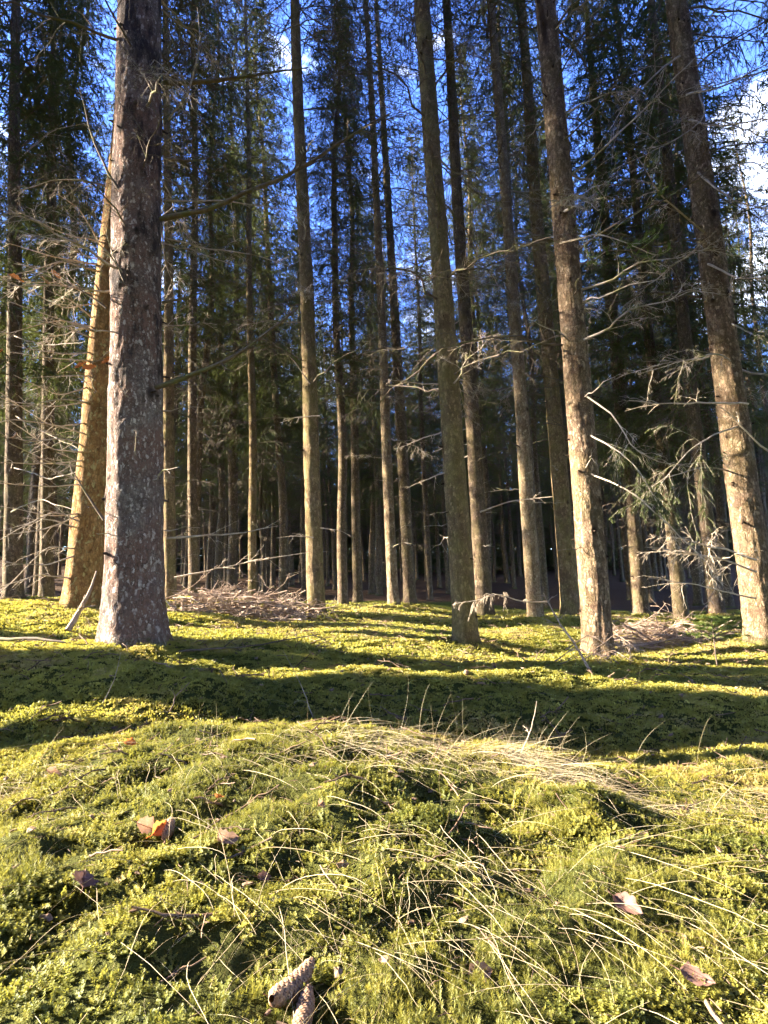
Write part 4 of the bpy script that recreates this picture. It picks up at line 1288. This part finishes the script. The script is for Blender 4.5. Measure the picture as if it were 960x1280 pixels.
drop_leaf(181, 1047, .055, .04, 'leaf_tan', (1.0, .5, .6), 'pale half of a curled leaf leaning beside the small cone', .028, .5, .4, 1)
drop_leaf(196, 1050, .05, .032, 'leaf_orange', (.9, -.3, 1.2), 'bright orange curled leaf between the pale leaf and the small cone', .026, .8, .5, 2)
drop_leaf(283, 1062, .06, .042, 'leaf_tan', (.5, .2, .8), 'crumpled tan leaf in the moss right of the orange leaf and small cone', .022, .6, .3, 3)
drop_leaf(103, 1114, .062, .05, 'leaf_brown', (.45, -.1, 2.0), 'broad mauve-brown leaf with pale veins flat on the moss', .022, .3, .15, 4)
drop_leaf(163, 936, .05, .035, 'leaf_orange', (.5, .2, .1), 'small orange leaf on the crest below the shaded moss mound', .02, .5, .3, 5)
drop_leaf(272, 1006, .035, .026, 'leaf_orange', (.6, .1, 2.4), 'dark orange leaf scrap in the moss above the crumpled tan leaf', .02, .7, .3, 6)
drop_leaf(400, 1016, .04, .026, 'leaf_tan', (.9, .1, 1.4), 'small tan leaf standing on edge below the crest', .022, .4, .3, 7)
drop_leaf(786, 1146, .06, .036, 'leaf_brown', (.5, .2, -.9), 'pinkish brown leaf half buried in the grassy slope', .02, .5, .3, 8)
drop_leaf(872, 1240, .05, .03, 'leaf_brown', (.4, .1, -.5), 'reddish brown curled leaf near the lower right corner', .02, .6, .3, 9)
drop_leaf(600, 1228, .045, .03, 'leaf_tan', (.5, .1, .4), 'faded tan leaf under straws low in the middle', .014, .4, .3, 10)
drop_leaf(330, 1106, .03, .022, 'leaf_brown', (.5, .1, .4), 'tiny brown leaf scrap between straws above the curved cone', .016, .4, .3, 11)
drop_leaf(66, 974, .05, .035, 'leaf_tan', (.5, .5, .4), 'bleached leaf on the sunny crest at the left', .02, .4, .3, 12)
drop_leaf(605, 858, .12, .09, 'leaf_tan', (.1, .05, .4), 'pale leaf litter patch lying in the sunlit moss of the clearing', .02, .2, .1, 13)
drop_leaf(145, 915, .06, .04, 'leaf_brown', (.3, .1, .4), 'brown leaf in the hollow behind the crest', .02, .4, .2, 14)


# ------------------------------------------------------------------ beech sapling with orange leaves
def beech():
    g = P(-40, 800, 4.9)
    z = ground_h(g[0:1], g[1:2])[0]
    root = empty('beech_sapling', (g[0], g[1], z)); root.rotation_mode = 'QUATERNION'
    B_(root, [(-40, 800), (-35, 600), (-25, 420), (-10, 280)], 4.9, .008, 0, 300, 'deaddark', name='stem')
    for k, pth in enumerate([[(-25, 450), (40, 452), (95, 456), (138, 452)], [(-20, 360), (30, 348), (62, 350), (80, 342)], [(-35, 520), (0, 540), (25, 545)]]):
        B_(root, pth, 4.9, .005, 3, 301 + k, 'deaddark', 1, .3, (.1, .25), .0, name='twig')
    rr = np.random.default_rng(5)
    for k, (px, py) in enumerate([(20, 349), (56, 352), (70, 345), (102, 457), (112, 460), (136, 451), (20, 545), (64, 450), (2, 440)]):
        me = leaf_mesh(40 + k, rr.uniform(.10, .14), rr.uniform(.055, .075), 'leaf_orange' if k not in (1, 6, 7) else 'leaf_tan', .4, .35)
        o = bpy.data.objects.new('leaf', me); link(o, root)
        q = P(px, py, 4.9) - np.array(root.location)
        o.location = [float(v) for v in q]; o.rotation_euler = (rr.uniform(.6, 1.4), rr.normal(0, .5), rr.normal(0, .7))
    tag(root, 'thin bare beech twigs carrying a few orange leaves at the left edge', 'sapling')


beech()


# ------------------------------------------------------------------ spruce seedling
def seedling():
    b = P(897, 838, 4.6); z = ground_h(b[0:1], b[1:2])[0]
    r = np.random.default_rng(8)
    root = empty('spruce_seedling', (b[0], b[1], z))
    H = float(P(893, 768, 4.6)[2] - z)
    mb = MB(); st = grow([[0, 0, -.03]], [[-.04, 0, 1]], [H], 0, 7, r, .01)
    mb.tubes(st, taper([1], [.006], 7, .4), 6); obj('stem', mb.mesh('stem', M['deaddark']), root)
    nb = MB(); wb = MB()
    for t in (.55, .7, .82, .92):
        n = 5
        a = r.uniform(0, 6.28) + np.arange(n) * 6.28 / n
        o = np.tile([[-.04 * H * t, 0, H * t]], (n, 1)); d = np.stack([np.cos(a), np.sin(a) , np.full(n, .25)], -1)
        L = np.full(n, .30 * (1.35 - t)); m = grow(o, d, L, .1, 5, r, .04)
        wb.tubes(m, taper(L, np.full(n, .003), 5, .5), 4)
        c1, l1 = spawn(m, L, 6, r, .2, 1, (35, 60), (.3, .6), .1, 4, .9, .04)
        wb.tubes(c1, taper(l1, np.full(len(l1), .0015), 4, .5), 3)
        nb.needles(m, .02, 110, .0018, r); nb.needles(c1, .02, 70, .0018, r)
    br = obj('branches', wb.mesh('branches', M['deaddark']), root)
    obj('needles', nb.mesh('needles', M['needlelit'], False), br)
    tag(root, 'young spruce seedling with a thin bare stem and flat green top', 'seedling')


seedling()

# ------------------------------------------------------------------ sky, sun, camera
w = bpy.data.worlds.new('World'); sc.world = w; w.use_nodes = True
nt = w.node_tree; nt.nodes.clear(); q = N(nt)
sky = q.n('ShaderNodeTexSky', sky_type='NISHITA', sun_disc=False, sun_elevation=SUN_EL, sun_rotation=math.atan2(SUN_TO[0], SUN_TO[1]), altitude=900., air_density=1.0, dust_density=.2, ozone_density=3.)
hs = q.n('ShaderNodeHueSaturation', {'Hue': .523, 'Saturation': 1.18, 'Value': 1.0, 'Color': sky.outputs[0]})
tc = q.n('ShaderNodeTexCoord').outputs['Generated']
cl = q.n('ShaderNodeTexNoise', {'Vector': q.n('ShaderNodeVectorMath', {0: tc, 1: (2.2, 2.2, 5.)}, operation='MULTIPLY').outputs[0], 'Scale': 1.6, 'Detail': 7., 'Roughness': .58}).outputs[0]
cm = q.mix(q.ramp(cl, [(.57, 0.), (.80, 1.)]), hs.outputs[0], (9., 9.5, 10.4))
bg = q.n('ShaderNodeBackground', {'Color': cm, 'Strength': .132})
wo = q.n('ShaderNodeOutputWorld'); nt.links.new(bg.outputs[0], wo.inputs[0])

sl = bpy.data.lights.new('sun', 'SUN'); sl.energy = 5.0; sl.angle = math.radians(.6); sl.color = (1., .87, .68)
so = bpy.data.objects.new('sun', sl); link(so)
so.rotation_mode = 'QUATERNION'; so.rotation_quaternion = quat_z(SUN_TO)

cam = bpy.data.cameras.new('camera'); co = bpy.data.objects.new('camera', cam); link(co)
cam.sensor_fit = 'HORIZONTAL'; cam.sensor_width = 36; cam.lens = FPX / 960 * 36
cam.clip_start = .02; cam.clip_end = 2000
co.location = (0, 0, CAMZ); co.rotation_euler = (PI / 2 + PITCH, 0, 0)
sc.camera = co

sc.view_settings.view_transform = 'Standard'; sc.view_settings.look = 'None'
sc.view_settings.exposure = 3.45; sc.view_settings.gamma = 1
cy = sc.cycles
cy.max_bounces = 6; cy.diffuse_bounces = 3; cy.glossy_bounces = 1; cy.transmission_bounces = 3; cy.caustics_reflective = False; cy.caustics_refractive = False
cy.sample_clamp_indirect = 4.0
cy.use_adaptive_sampling = True; cy.adaptive_threshold = .03
cy.use_denoising = True; cy.denoiser = 'OPENIMAGEDENOISE'; cy.denoising_input_passes = 'RGB_ALBEDO_NORMAL'
